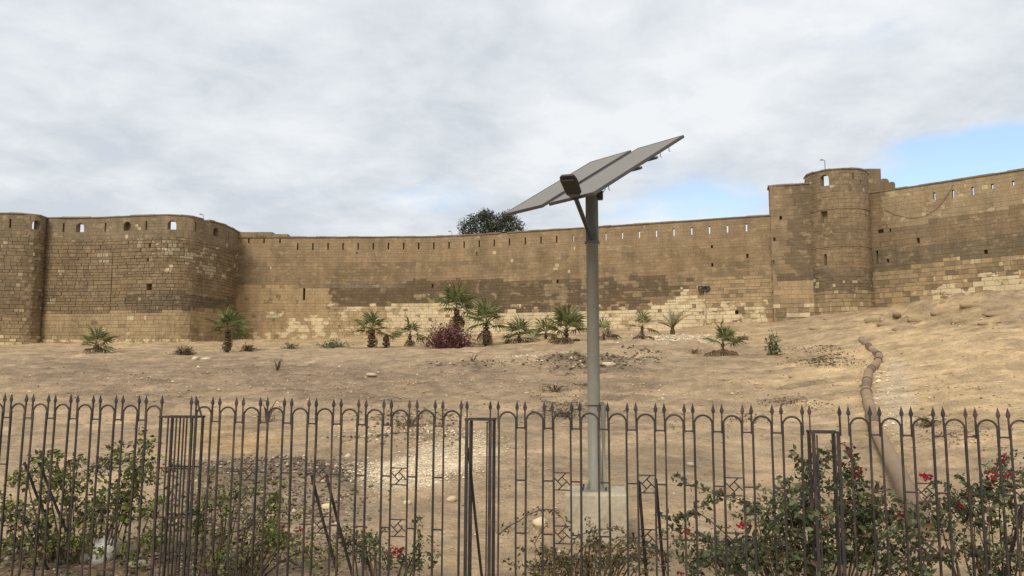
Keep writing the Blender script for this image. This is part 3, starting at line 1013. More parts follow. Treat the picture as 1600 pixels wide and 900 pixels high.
def bar_mesh(h, w=BW):
    mb = MB(); mb.box((0, 0, -h / 2), (w, w, h)); return mb.mesh('bar', M_IRON)


def spear_mesh():
    mb = MB(); w = .010
    mb.box((0, 0, -.20), (.015, .015, .22))
    V = [(-.012, -.008, -.098), (.012, -.008, -.098), (.012, .008, -.098), (-.012, .008, -.098),
         (-.021, -.009, -.07), (.021, -.009, -.07), (.021, .009, -.07), (-.021, .009, -.07), (0, 0, .012)]
    mb.add(V, [(3, 2, 1, 0), (0, 1, 5, 4), (1, 2, 6, 5), (2, 3, 7, 6), (3, 0, 4, 7), (4, 5, 8), (5, 6, 8), (6, 7, 8), (7, 4, 8)])
    return mb.mesh('spear', M_IRON)


def arch_mesh():
    mb = MB(); R = AW / 2
    mb.tube([(R * math.cos(math.pi * k / 12), 0, R * math.sin(math.pi * k / 12)) for k in range(13)], BW * .56, 5)
    return mb.mesh('arch', M_IRON, True)


def ornament_mesh():
    mb = MB(); w = AW - BW; h = .185; t = .012
    for z in (-h / 2, h / 2): mb.box((0, 0, z), (w, t, t))
    q = .05

    def rod(a, b):
        mb.tube([Vector((a[0], 0, a[1])), Vector((b[0], 0, b[1]))], t * .55, 4)
    rod((-q, 0), (h / 2 - q, h / 2)); rod((0, q), (w / 2, q - w / 2)); rod((q, 0), (q - h / 2, -h / 2)); rod((0, -q), (-w / 2, w / 2 - q))
    return mb.mesh('ornament', M_IRON)


me_bar = bar_mesh(FH - .215 + .25); me_spear = spear_mesh(); me_arch = arch_mesh(); me_orn = ornament_mesh()
mb = MB(); mb.box((0, 0, 0), (GAPW - BW, .012, .016)); me_con = mb.mesh('connector', M_IRON)
rf = random.Random(21)


def put_spear(s, parent=None, lean=0.0):
    link('spear', me_spear, fence, L3(s, 0, 0), (rf.uniform(-.02, .02), lean + rf.uniform(-.02, .02), rf.uniform(-.4, .4)))


def put_bar(s, top=.215):
    return link('bar', me_bar, fence, L3(s, 0, top), (rf.uniform(-.005, .005), rf.gauss(0, .004), rf.uniform(-.3, .3)))


def panel(s_first, s_last_right, n, orn):
    """n arches between two along-fence positions"""
    per = (s_last_right - AW - s_first) / max(n - 1, 1)
    for i in range(n):
        s0 = s_first + per * i; sc = s0 + AW / 2
        put_bar(s0); put_bar(s0 + AW)
        link('arch', me_arch, fence, L3(sc, 0, .215))
        put_spear(s0 - .012, None, 0); put_spear(s0 + AW + .012, None, 0)
        if i < n - 1:
            k = (per - AW - BW) / (GAPW - BW)
            for zt in (.292, .862, 1.43, 2.05):
                link('connector', me_con, fence, L3(s0 + AW + (per - AW) / 2, 0, zt), (0, -SLOPE, 0), (k, 1, 1))
        if i in orn:
            for zt in (.862, 1.43): link('ornament', me_orn, fence, L3(sc, 0, zt), (0, 0, 0))


def px_s(x): return fence_s(x, 660)


pitch_ = .307
s1r = px_s(250.5)
n1 = 11
panel(s1r - AW - pitch_ * (n1 - 1), s1r, n1, {n1 - 1 - 0 - 2, n1 - 1 - 5, n1 - 9})
panel(px_s(306.5), px_s(719), 11, {2, 5, 8})
panel(px_s(780), px_s(1252), 11, {2, 5, 8})
s4 = px_s(1328)
panel(s4, s4 + AW + pitch_ * 10, 11, {2, 5, 8})


def pier(xa, xb, top_px, cage, label_):
    """square cage of bars where two fence panels meet"""
    a, b = px_s(xa), px_s(xb); zt = ztop((a + b) / 2) - fence_ztop_px((xa + xb) / 2, top_px)
    h = FH - zt + .2; dpt = .24
    mb = MB()
    for s in (a, b):
        for d in (0, dpt):
            mb.box(Vector(L3(s, d, zt + h / 2)), (.026 if cage else .034, .026, h))
    mb.build('post', M_IRON, fence)
    mb = MB()
    for d in (0, dpt): mb.box(Vector(L3((a + b) / 2, d, zt - .004)), (b - a + .05, .03, .024))
    for s in (a, b): mb.box(Vector(L3(s, dpt / 2, zt - .004)), (.024, dpt - .03, .02))
    mb.build('post_head', M_IRON, fence)
    if cage:
        for k in range(1, 4):
            for d in (0, dpt):
                mb = MB(); mb.box(Vector(L3(a + (b - a) * k / 4 + rf.uniform(-.01, .01), d, zt + h / 2)), (.015, .015, h - .02)); mb.build('bar', M_IRON, fence)
        for zz in (.85, 1.42):
            for d in (0, dpt):
                mb = MB(); mb.box(Vector(L3((a + b) / 2, d + .014, zz)), (b - a, .01, .02)); mb.build('connector', M_IRON, fence)
    else:
        for s in (a + .035, b - .035):
            mb = MB(); mb.box(Vector(L3(s, .0, zt + h / 2 + .01)), (.014, .014, h - .03)); mb.build('bar', M_IRON, fence)
    return a, b, zt


a, b, _ = pier(251.5, 300, 652, True, '')
put_spear(a, None); put_spear(b - .02, None); put_spear(b + .03, None, -.42)
a, b, _ = pier(729.5, 766, 656, False, '')
put_spear(a, None); put_spear(b, None)
a, b, _ = pier(1270, 1309, 676, False, '')
put_spear(a - .03, None); put_spear(b + .02, None)


def brace(xt, yt, xb, yb, back=.5):
    a = px_s(xt); za_ = ztop(a) - fence_ztop_px(xt, yt)
    b = px_s(xb); zb2 = ztop(b) - fence_ztop_px(xb, yb)
    mb = MB(); mb.tube([L3(a, .012, za_), L3(a + (b - a) * .5, .03 + .2 * back, (za_ + zb2) / 2), L3(b, .03 + .5 * back, zb2)], .017, 6)
    mb.build('brace', M_IRON, fence)


for args in ((42, 722, 66, 828), (66, 722, 92, 836), (489, 742, 520, 900), (512, 742, 544, 905), (732, 700, 748, 915), (997, 752, 1006, 910), (1023, 748, 1034, 915),
             (1588, 790, 1570, 912), (66, 826, 70, 905)):
    brace(*args)

# ------------------------------------------------------------------ solar street light
PX, PY = at_Y(926.5, 500, 12.07).x, 12.07
gz = float(g_base(PX, PY)) - .03
light = empty('solar_street_light', (PX, PY, gz))
tag(light, 'grey solar street light with twin tilted panels on a concrete footing', 'street light')
ZBLK = at_Y(925, 769, 11.9).z


def lz(z): return z - gz


blk = MB(); cw, cd = .90, .80; hb = ZBLK - gz
RB = Matrix.Rotation(math.radians(-7), 3, 'Z')
prof = [(-cw / 2, -cd / 2), (cw / 2, -cd / 2), (cw / 2, cd / 2), (-cw / 2, cd / 2)]
V = []
for z, k, sh in ((-.3, 1.03, 0), (hb * .5, 1.0, .01), (hb - .03, .99, 0), (hb, .955, 0)):
    for i, (u, v) in enumerate(prof):
        V.append(RB @ Vector((u * k + sh, v * k, 0)) + Vector((.02, 0, z + (.015 if i in (1, 2) and z > .1 else 0))))
blk.add(V, [(12, 13, 14, 15)] + [(r4 * 4 + i, r4 * 4 + (i + 1) % 4, r4 * 4 + 4 + (i + 1) % 4, r4 * 4 + 4 + i) for r4 in range(3) for i in range(4)])
blk.build('concrete_footing', M_CONC, light)
zcol = at_Y(927, 376, 12.07).z; zring = at_Y(927, 630, 12.07).z; zpt = at_Y(927, 299, 12.07).z
mb = MB(); mb.tube([(0, 0, hb), (0, 0, lz(zring)), (0, 0, lz(zcol))], [.096, .094, .091], 24); mb.build('pole', M_POLE, light, True)
mb = MB(); mb.tube([(0, 0, lz(zcol) - .02), (0, 0, lz(zpt) + .06)], [.098, .096], 24); mb.build('mast_sleeve', M_SLEEVE, light, True)
mb = MB(); mb.tube([(0, 0, lz(zcol) - .045), (0, 0, lz(zcol) - .012)], .114, 24); mb.build('collar', M_SLEEVE, light)
mb = MB(); mb.tube([(0, 0, lz(zring) - .02), (0, 0, lz(zring) + .02)], .125, 24); mb.build('collar', M_POLE, light)
mb = MB(); mb.box((0, 0, hb + .012), (.42, .42, .024), R=RB); mb.build('base_plate', M_POLE, light)
for k in range(4):
    a = math.radians(45 + 90 * k - 7); mb = MB(); mb.tube([(.235 * math.cos(a), .235 * math.sin(a), hb - .02), (.235 * math.cos(a), .235 * math.sin(a), hb + .07)], .014, 8); mb.build('anchor_bolt', M_DARK, light)
for k in range(4):
    a = math.radians(90 * k + 38); mb = MB(); d = Vector((math.cos(a), math.sin(a), 0)); t = Vector((-d.y, d.x, 0)) * .006
    V = [d * .09 + Vector((0, 0, hb + .02)), d * .19 + Vector((0, 0, hb + .02)), d * .09 + Vector((0, 0, hb + .17))]
    mb.add([v - t for v in V] + [v + t for v in V], [(0, 1, 2), (5, 4, 3), (0, 3, 4, 1), (1, 4, 5, 2), (2, 5, 3, 0)]); mb.build('gusset', M_POLE, light)
mb = MB(); mb.tube([(.135, -.03, hb), (.135, -.03, lz(zring) - .03), (.11, -.02, lz(zring) - .01)], .045, 10); mb.build('conduit', M_POLE, light, True)
mb = MB(); mb.tube([(.50, -.42, .14), (.50, -.42, .03), (.53, -.43, 0.0), (.72, -.45, .0)], .016, 8); mb.build('cable_stub', M_DARK, light, True)

# panels: lower edge runs towards lower right-front, slope rises away to the right
A = at_Y(785, 335, 12.4)
zl = A.z
U = Vector((.62, -.785, 0)).normalized(); Wd = Vector((.785, .62, 0)).normalized(); tilt = math.radians(31)
Vs = Wd * math.cos(tilt) + Vector((0, 0, math.sin(tilt))); Nn = U.cross(Vs).normalized()
if Nn.z < 0: Nn = -Nn
LW, LL, GAPP = .945, 2.24, .15
for k in range(2):
    o3 = A + U * (k * (LW + GAPP)) - Vector((PX, PY, gz))
    q = lambda u, v, n: o3 + U * u + Vs * v + Nn * n
    fr = MB(); t = .03; hgt = .045
    for (u0, u1, v0, v1) in ((0, LW, 0, t), (0, LW, LL - t, LL), (0, t, t + .001, LL - t - .001), (LW - t, LW, t + .001, LL - t - .001)):
        V = [q(u, v, n) for n in (-hgt, 0) for (u, v) in ((u0, v0), (u1, v0), (u1, v1), (u0, v1))]
        fr.add(V, [(3, 2, 1, 0), (4, 5, 6, 7), (0, 1, 5, 4), (1, 2, 6, 5), (2, 3, 7, 6), (3, 0, 4, 7)])
    fo = fr.build('panel_frame', M_FRAME, light)
    gm = MB(); V = [q(u, v, n) for n in (-.02, -.003) for (u, v) in ((t * .4, t * .4), (LW - t * .4, t * .4), (LW - t * .4, LL - t * .4), (t * .4, LL - t * .4))]
    V = [q(u, v, n) for n in (-.02, -.004) for (u, v) in ((t, t), (LW - t, t), (LW - t, LL - t), (t, LL - t))]
    gm.add(V, [(3, 2, 1, 0), (4, 5, 6, 7), (0, 1, 5, 4), (1, 2, 6, 5), (2, 3, 7, 6), (3, 0, 4, 7)])
    gm.build('solar_panel', M_PANEL, light)
o3 = A - Vector((PX, PY, gz))
q = lambda u, v, n: o3 + U * u + Vs * v + Nn * n
tw = 2 * LW + GAPP
for v in (1.0, 1.40):
    mb = MB(); V = [q(u, vv, n) for n in (-.08, -.047) for (u, vv) in ((-.02, v), (tw + .05, v), (tw + .05, v + .045), (-.02, v + .045))]
    mb.add(V, [(3, 2, 1, 0), (4, 5, 6, 7), (0, 1, 5, 4), (1, 2, 6, 5), (2, 3, 7, 6), (3, 0, 4, 7)]); mb.build('mounting_rail', M_FRAME, light)
for v in (.35, 1.62, 1.85):
    mb = MB(); p0 = q(tw - .03, v, -.046); mb.tube([p0, p0 + Vector((.0, 0, -.05)), p0 + Vector((.02, 0, -.07))], .006, 5); mb.build('cable_clip', M_DARK, light)
# mounting head on top of the mast
mb = MB(); pc = q(tw / 2, LL / 2, -.10)
mb.tube([(0, 0, lz(zpt) + .05), pc - Vector((0, 0, .02))], [.09, .07], 12); mb.build('mounting_head', M_DARK, light)
mb = MB(); mb.box((.13, -.02, lz(zpt) - .07), (.07, .10, .13)); mb.build('clamp', M_DARK, light)
mb = MB(); mb.tube([(.12, -.06, lz(zpt) - .0), (.17, -.08, lz(zpt) - .03), (.2, -.08, lz(zpt) + .02), (.17, -.06, lz(zpt) + .05)], .008, 6); mb.build('cable_loop', M_DARK, light, True)
# lamp arm and head
ad = Vector((-.30, -.954, 0))
a0 = ad * .09 + Vector((0, 0, lz(at_Y(926, 372, 12.0).z))); a1 = ad * 1.12 + Vector((0, 0, lz(at_Y(900, 308, 11.0).z)))
mb = MB(); mb.tube([a0, a1], .034, 10); mb.build('lamp_arm', M_DARK, light, True)
ax = (a1 - a0).normalized(); sd_ = Vector((-ad.y, ad.x, 0)); dn = ax.cross(sd_).normalized()
if dn.dot(Vector((-.1, -1, -.3))) < 0: dn = -dn
hd = MB()
secs = [(-.04, .045, .05), (.04, .07, .06), (.12, .115, .07), (.40, .122, .065), (.49, .112, .055), (.53, .085, .03)]
ringv = []
for (l_, w_, t_) in secs:
    c = a1 + ax * l_
    for (u, n) in ((-1, 0), (-.85, .9), (.85, .9), (1, 0), (.8, -1), (-.8, -1)):
        ringv.append(c + sd_ * (u * w_) + dn * (n * t_ * .5))
Fc = [tuple(reversed(range(6))), tuple((len(secs) - 1) * 6 + i for i in range(6))]
for r6 in range(len(secs) - 1):
    for i in range(6): Fc.append((r6 * 6 + i, r6 * 6 + (i + 1) % 6, r6 * 6 + 6 + (i + 1) % 6, r6 * 6 + 6 + i))
hd.add(ringv, Fc); ho = hd.build('lamp_head', M_HEAD, light)
ln = MB()
V = [a1 + ax * l_ + sd_ * u + dn * n for n in (.031, .036) for (l_, u) in ((.05, -.06), (.05, .06), (.13, .085), (.13, -.085))]
ln.add(V, [(3, 2, 1, 0), (4, 5, 6, 7), (0, 1, 5, 4), (1, 2, 6, 5), (2, 3, 7, 6), (3, 0, 4, 7)]); ln.build('lamp_lens', M_LENS, ho)
ln = MB()
V = [a1 + ax * l_ + sd_ * u + dn * n for n in (.030, .034) for (l_, u) in ((.44, -.09), (.44, .09), (.47, .085), (.47, -.085))]
ln.add(V, [(3, 2, 1, 0), (4, 5, 6, 7), (0, 1, 5, 4), (1, 2, 6, 5), (2, 3, 7, 6), (3, 0, 4, 7)]); ln.build('trim', M_LENS, ho)

# ------------------------------------------------------------------ clay pipe down the bank
pl = [(1346, 530, .19), (1362, 545, .19), (1374, 556, .19), (1372, 566, .19), (1357, 583, .19), (1353, 612, .19), (1366, 668, .19), (1450, 842, .19)]
pp3 = []
for i, (x, y, r0) in enumerate(pl):
    p = ground_px(x, y + 4); pp3.append(Vector((p.x, p.y, p.z + .13)))
pipe = empty('drain_pipe', (pp3[-1].x, pp3[-1].y, pp3[-1].z - .19)); tag(pipe, 'long brown jointed drain pipe running down the sandy bank to the fence', 'pipe')
o3 = Vector(pipe.location)
for i in range(len(pp3) - 1):
    a, b = pp3[i] - o3, pp3[i + 1] - o3; d = (b - a).normalized()
    mb = MB(); mb.tube([a - d * .03, b + d * .03], .155, 16, rgb(140, 106, 80), cap=True); mb.build('pipe_section', M_PIPE, pipe, True)
for i, k in ((0, .02), (0, .75), (1, .9), (2, .9), (3, .7), (4, .55), (5, .1), (6, .02)):
    a, b = pp3[i] - o3, pp3[i + 1] - o3; d = (b - a).normalized(); c = a.lerp(b, k)
    mb = MB(); mb.tube([c - d * .045, c + d * .035], .18, 16); mb.build('pipe_joint', M_PIPE, pipe, True)


# ------------------------------------------------------------------ plants
def leaf_mesh(name, P, size, cols, mat, rs, droop=.2, aspect=.5):
    """one folded blade for each point"""
    n = len(P); P = np.asarray(P)
    d = rs.normal(size=(n, 3)); d[:, 2] -= droop; d /= np.linalg.norm(d, axis=1)[:, None]
    e = rs.normal(size=(n, 3)); e -= (e * d).sum(1)[:, None] * d; e /= np.linalg.norm(e, axis=1)[:, None]
    f = np.cross(d, e)
    s = (size * rs.uniform(.45, 1.45, n))[:, None]
    base = P; tip = P + d * s; lf = P + d * s * .45 + e * s * aspect * .5 + f * s * .1; rt = P + d * s * .45 - e * s * aspect * .5 + f * s * .1
    V = np.stack([base, lf, tip, rt], 1).reshape(-1, 3)
    i4 = np.arange(n) * 4
    T = np.stack([np.stack([i4, i4 + 2, i4 + 1], 1), np.stack([i4, i4 + 3, i4 + 2], 1)], 1).reshape(-1, 3)
    me = bpy.data.meshes.new(name)
    me.vertices.add(len(V)); me.vertices.foreach_set('co', V.astype(np.float32).ravel())
    me.loops.add(len(T) * 3); me.loops.foreach_set('vertex_index', T.astype(np.int32).ravel())
    me.polygons.add(len(T)); me.polygons.foreach_set('loop_start', np.arange(0, len(T) * 3, 3, dtype=np.int32))
    me.polygons.foreach_set('loop_total', np.full(len(T), 3, np.int32))
    me.update(calc_edges=True)
    pick = rs.choice(len(cols), n, p=[c[1] for c in cols])
    cc = np.array([c[0] for c in cols])[pick] * rs.uniform(.7, 1.25, (n, 1))
    cc = np.repeat(np.concatenate([cc, np.ones((n, 1))], 1), 4, axis=0)
    at = me.color_attributes.new('Col', 'FLOAT_COLOR', 'POINT'); at.data.foreach_set('color', cc.astype(np.float32).ravel())
    me.materials.append(mat)
    return me


OLIVE = [(rgb(112, 118, 60), .34), (rgb(92, 102, 54), .26), (rgb(150, 152, 80), .18), (rgb(70, 68, 46), .10), (rgb(122, 100, 70), .12)]
DEEP = [(rgb(90, 96, 62), .40), (rgb(72, 82, 52), .26), (rgb(112, 118, 78), .16), (rgb(134, 132, 100), .07), (rgb(110, 86, 62), .11)]
DRYC = [(rgb(126, 108, 80), .5), (rgb(98, 84, 62), .3), (rgb(150, 132, 100), .2)]
RED = [(rgb(160, 26, 42), .6), (rgb(120, 24, 36), .3), (rgb(186, 62, 74), .1)]
MAG = [(rgb(112, 60, 58), .42), (rgb(88, 50, 48), .26), (rgb(166, 116, 118), .12), (rgb(104, 82, 62), .20)]


def bush(name, label, cat, base_px, blobs, nleaf, size, cols, shoots=(), flowers=(), seed=1, back=.45, depth=.5, group=None, nstem=14, mat=None, aspect=.55, spread=.55, flower_size=.036):
    """a shrub behind the fence: blobs (px x, px y, rx, ry, weight) are filled with leaves on a frame of stems"""
    rs = np.random.RandomState(seed); rr = random.Random(seed)

    def place(x, y, d):
        dv = ray(x, y); t = (FD + d) / (dv.x * sT + dv.y * cT); p = dv * t; return Vector((p.x, p.y, p.z + EYE))
    b = place(base_px[0], base_px[1], back); b.z = float(g_full(b.x, b.y))
    root = empty(name, b); tag(root, label, cat, group)
    P = []; tot = sum(q[4] for q in blobs); stems = MB()
    for (x, y, rx, ry, w) in blobs:
        n = int(nleaf * w / tot); c = place(x, y, back); k = c.y / F
        # twigs carry the leaves, so foliage comes in sprays with gaps between them
        ntw = max(3, n // 16)
        for _ in range(ntw):
            v = rs.normal(size=3) * spread
            tip = c + Vector((v[0] * rx * k, v[2] * depth, v[1] * ry * k))
            if tip.z < b.z - .02: tip.z = b.z + abs(v[1]) * .1
            dr = Vector(rs.normal(size=3)); dr.z = abs(dr.z) * .3 - .1; dr.normalize()
            ln_ = rs.uniform(.12, .34)
            st = tip - dr * ln_
            for j in range(max(2, n // ntw)):
                t = rs.uniform(0, 1); q = st.lerp(tip, t) + Vector(rs.normal(size=3)) * size * .45
                P.append(q - b)
            if rs.rand() < .5: stems.tube([st - b, tip - b], [.004, .002], 3, cap=False)
    for _ in range(int(nstem * 2.4)):
        q = blobs[rr.randrange(len(blobs))]
        e = place(q[0] + rr.uniform(-.6, .6) * q[2], q[1] + rr.uniform(-.5, .4) * q[3], back + rr.uniform(-.3, .3)) - b
        s0 = Vector((e.x * rr.uniform(.35, .75), rr.uniform(-.15, .15), 0)); s0.z = float(g_full(b.x + s0.x, b.y + s0.y)) - b.z - .05
        m = s0.lerp(e, .5) + Vector((rr.uniform(-.15, .15), rr.uniform(-.1, .1), rr.uniform(.05, .25)))
        cv_ = []
        for k in range(13):
            t = k / 12; cv_.append(s0 * (1 - t) ** 2 + (m * 2 - (s0 + e) * .5) * 2 * t * (1 - t) + e * t * t)
        stems.tube(cv_, [.013 * (1 - .75 * k / 12) for k in range(13)], 4, cap=False)
        for k in range(4, 13):
            for _k in range(rr.randint(2, 5)): P.append(cv_[k].lerp(cv_[min(k + 1, 12)], rr.random()) + Vector((rr.gauss(0, .03), rr.gauss(0, .03), rr.gauss(0, .03))))
    for sh in shoots:
        pts = [place(x, y, back + rr.uniform(-.1, .1)) - b for x, y in sh]
        dense = []
        for i in range(len(pts) - 1):
            for k in range(8): dense.append(pts[i].lerp(pts[i + 1], k / 8) + Vector((0, 0, .02 * math.sin(k / 8 * math.pi))))
        dense.append(pts[-1]); stems.tube(dense, [.007 * (1 - .6 * i / len(dense)) for i in range(len(dense))], 4, cap=False)
        for q in dense:
            for _ in range(rr.randint(2, 4)): P.append(q + Vector((rr.gauss(0, .022), rr.gauss(0, .022), rr.gauss(0, .022))))
    tag(stems.build('stems', M_STEM, root), kind='stuff')
    tag(link('foliage', leaf_mesh('foliage', P, size, cols, mat or M_LEAF, rs, aspect=aspect), root), kind='stuff')
    Fp = []
    for (x, y, rx, ry, n) in flowers:
        for _ in range(n):
            Fp.append(place(x + rs.normal() * rx * .55, y + rs.normal() * ry * .55, back - rs.uniform(.1, .35)) - b)
    if Fp: tag(link('flowers', leaf_mesh('flowers', Fp, flower_size, RED, M_FLOWER, rs, aspect=.9), root), kind='stuff')
    return root


bush('shrub', 'green leafy shrub behind the railings at the left edge beside the white boulder', 'shrub', (120, 880),
     [(40, 800, 50, 70, 1.2), (100, 770, 52, 62, 2.2), (160, 790, 55, 70, 2.4), (205, 760, 40, 56, 1.5), (225, 720, 24, 26, .6), (110, 720, 30, 16, .35), (60, 740, 30, 30, .5), (150, 850, 80, 26, 1.0), (30, 860, 40, 30, .8), (250, 800, 28, 60, .8), (15, 800, 26, 40, .6), (90, 870, 60, 20, .8), (220, 860, 40, 24, .7)],
     4200, .066, OLIVE, shoots=(((100, 760), (90, 725), (84, 705)), ((215, 760), (225, 715), (240, 690)), ((140, 740), (165, 715), (185, 718))), seed=31, depth=.35)
bush('shrub', 'sparse yellowing shrub behind the railings beside the caged fence post', 'shrub', (330, 880),
     [(310, 800, 24, 44, .8), (350, 770, 40, 30, .6), (420, 830, 36, 24, 1.0), (330, 860, 50, 24, .7), (430, 780, 20, 20, .4), (460, 850, 40, 22, .5), (400, 770, 30, 24, .3), (380, 870, 60, 18, .7), (500, 875, 36, 14, .5)],
     1800, .055, OLIVE, shoots=(((300, 820), (350, 780), (392, 742)), ((330, 840), (380, 830), (420, 800)), ((400, 850), (455, 815), (470, 800)), ((310, 830), (325, 760), (330, 735))),
     flowers=((465, 828, 8, 6, 14), (474, 826, 5, 5, 8)), seed=33, depth=.3, nstem=12)
bush('shrub', 'low sprawling shrub with a bright red flower near the middle of the fence', 'shrub', (600, 895),
     [(540, 840, 24, 24, .6), (575, 848, 30, 14, .6), (600, 870, 40, 16, .5), (655, 850, 8, 36, .35), (660, 880, 14, 16, .4)],
     560, .050, DEEP, shoots=(((600, 890), (560, 850), (535, 822)), ((610, 890), (590, 842), (600, 828)), ((655, 895), (655, 850), (650, 818))),
     flowers=((622, 862, 9, 6, 40), (610, 857, 5, 4, 10)), seed=35, depth=.25, nstem=6)
bush('shrub', 'tangled sparse shrub in front of the concrete footing', 'shrub', (900, 890),
     [(860, 870, 36, 22, .7), (900, 880, 40, 18, .9), (950, 870, 30, 24, .7), (985, 845, 20, 20, .3), (1010, 870, 16, 30, .6), (840, 890, 30, 12, .4), (930, 845, 30, 10, .25)],
     1300, .048, [(rgb(106, 100, 62), .3), (rgb(80, 82, 50), .25), (rgb(122, 104, 76), .3), (rgb(140, 122, 92), .15)],
     shoots=(((780, 835), (810, 815), (845, 797), (870, 800), (890, 830)), ((890, 880), (930, 840), (915, 810)), ((880, 890), (900, 840), (940, 828), (975, 830)), ((850, 890), (835, 850), (855, 820))), seed=37, depth=.3, nstem=14)
bush('bougainvillea', 'large dark green bougainvillea with red flowers around the right fence post', 'bush', (1260, 895),
     [(1150, 860, 80, 30, 2.0), (1230, 810, 46, 50, 2.2), (1260, 770, 30, 24, 1.1), (1300, 850, 50, 44, 2.2), (1350, 800, 40, 56, 2.0), (1330, 740, 22, 26, .7), (1400, 850, 60, 40, 1.8), (1200, 860, 60, 34, 1.5), (1090, 870, 40, 26, 1.0), (1440, 880, 40, 22, .6), (1190, 800, 22, 18, .4), (1285, 720, 20, 12, .25), (1410, 800, 24, 24, .35)],
     4800, .070, DEEP, shoots=(((1200, 820), (1165, 785), (1120, 775), (1080, 760), (1050, 742)), ((1150, 850), (1090, 800), (1060, 812), (1030, 805)), ((1270, 760), (1250, 735), (1243, 708)), ((1130, 780), (1100, 790), (1075, 805), (1062, 830)), ((1340, 780), (1335, 730), (1330, 705)), ((1280, 770), (1290, 730), (1300, 700))),
     flowers=((1164, 820, 8, 4, 40), (1135, 822, 4, 3, 12), (1287, 808, 6, 5, 22), (1075, 830, 8, 4, 20), (1064, 895, 6, 4, 12), (1340, 735, 10, 10, 26), (1325, 700, 8, 12, 10)), seed=39, depth=.42, nstem=22)
bush('bougainvillea', 'arching bougainvillea with dark red flowers at the right edge of the fence', 'bush', (1560, 885),
     [(1510, 790, 28, 22, .9), (1545, 770, 40, 12, .6), (1575, 740, 22, 20, .7), (1500, 860, 50, 26, .7), (1560, 872, 50, 22, .8), (1520, 800, 20, 30, .5), (1595, 790, 14, 30, .4), (1470, 800, 20, 24, .5)],
     1500, .062, DEEP, shoots=(((1470, 830), (1500, 780), (1540, 765), (1590, 760)), ((1540, 770), (1560, 735), (1575, 715)), ((1500, 790), (1480, 760), (1455, 752)), ((1520, 780), (1505, 748), (1495, 745))),
     flowers=((1445, 745, 8, 5, 34), (1548, 742, 8, 8, 22), (1570, 715, 8, 8, 14), (1580, 742, 10, 6, 14), (1500, 790, 8, 6, 6), (1408, 805, 8, 8, 12)), seed=41, depth=.3, nstem=9)


def dome(name, label, cat, x, y, w, h, Y, n, size, cols, mat, seed, flat=1.0, shell=.55, stems=10, leafname='foliage', aspect=.5, group=None):
    """free-standing shrub: w, h in metres, base at the pixel"""
    rs = np.random.RandomState(seed); rr = random.Random(seed)
    p = at_Y(x, y, Y); p.z = float(g_full(p.x, p.y))
    root = empty(name, p); tag(root, label, cat, group)
    v = rs.normal(size=(n, 3)); v /= np.linalg.norm(v, axis=1)[:, None]
    lump = 1 + .22 * np.sin(v[:, 0] * 5 + seed) * np.cos(v[:, 2] * 6 + seed * 2)
    rad = (shell + (1 - shell) * rs.uniform(0, 1, n)) * lump * rs.uniform(.75, 1.1, n)
    P = np.stack([v[:, 0] * w / 2 * rad, v[:, 1] * w / 2 * .8 * rad, (np.abs(v[:, 2]) * rad) ** .9 * h], 1)
    tag(link(leafname, leaf_mesh(leafname, P, size, cols, mat, rs, aspect=aspect), root), kind='stuff')
    mb = MB()
    for _ in range(stems):
        a = rr.uniform(0, 2 * math.pi); e = Vector((math.cos(a) * w * .42 * rr.uniform(.2, 1), math.sin(a) * w * .35, h * rr.uniform(.4, .95)))
        mb.tube([(0, 0, -.1), e * .5 + Vector((0, 0, .1)), e], [.03, .018, .006], 4, cap=False)
    tag(mb.build('stems', M_STEM, root), kind='stuff')
    return root, p


dome('bougainvillea', 'dense round magenta bougainvillea between the fan palms below the curtain wall', 'bush', 702, 545, 4.0, 1.9, 60, 5200, .16, MAG, M_LEAF, 51, shell=.35, stems=24)
dome('dry_shrub', 'rounded grey dry shrub on the bare earth in front of the rounded bastion', 'shrub', 288, 561, 1.9, .85, 56, 1500, .12, [(rgb(104, 92, 70), .5), (rgb(82, 74, 56), .3), (rgb(126, 112, 86), .2)], M_DRY, 52, shell=.3, stems=20, aspect=.3)
dome('cactus_shrub', 'low grey-green spreading shrub at the foot of the curtain wall', 'shrub', 523, 548, 2.9, .8, 64, 900, .16, [(rgb(128, 132, 96), .5), (rgb(96, 104, 70), .3), (rgb(150, 148, 116), .2)], M_LEAF, 53, shell=.2)
dome('shrub', 'small upright leafy shrub with a bare stem near the clay pipe', 'shrub', 1208, 556, 1.0, 1.6, 46, 420, .16, [(rgb(98, 100, 58), .5), (rgb(122, 120, 78), .3), (rgb(80, 82, 50), .2)], M_LEAF, 54, shell=.5)
dome('shrub', 'small dark green shrub behind the little fan palm on the bank', 'shrub', 1138, 528, 1.2, .95, 58, 260, .20, [(rgb(66, 78, 48), .7), (rgb(88, 96, 60), .3)], M_LEAF, 55, shell=.4)
dome('dry_shrub', 'flat tangle of dry twigs on the bank beside the dark green shrub', 'shrub', 1160, 527, 1.4, .3, 59, 240, .18, DRYC, M_DRY, 56, aspect=.12)
dome('dry_shrub', 'pale spiky dead plant beside the tall palm at the bastion corner', 'shrub', 388, 551, 1.3, .8, 61, 240, .36, [(rgb(120, 108, 84), .6), (rgb(92, 84, 62), .4)], M_DRY, 57, shell=.1, aspect=.12)
dome('dry_shrub', 'brown withered clump left of the low grey-green shrub', 'shrub', 455, 549, 1.9, .55, 63, 300, .24, DRYC, M_DRY, 58, shell=.2, aspect=.2)
dome('dry_shrub', 'thin dry shrub against the pale wall base to the right of the lamp pole', 'shrub', 950, 540, 1.5, 1.5, 66, 170, .18, DRYC, M_DRY, 59, shell=.3, aspect=.3)
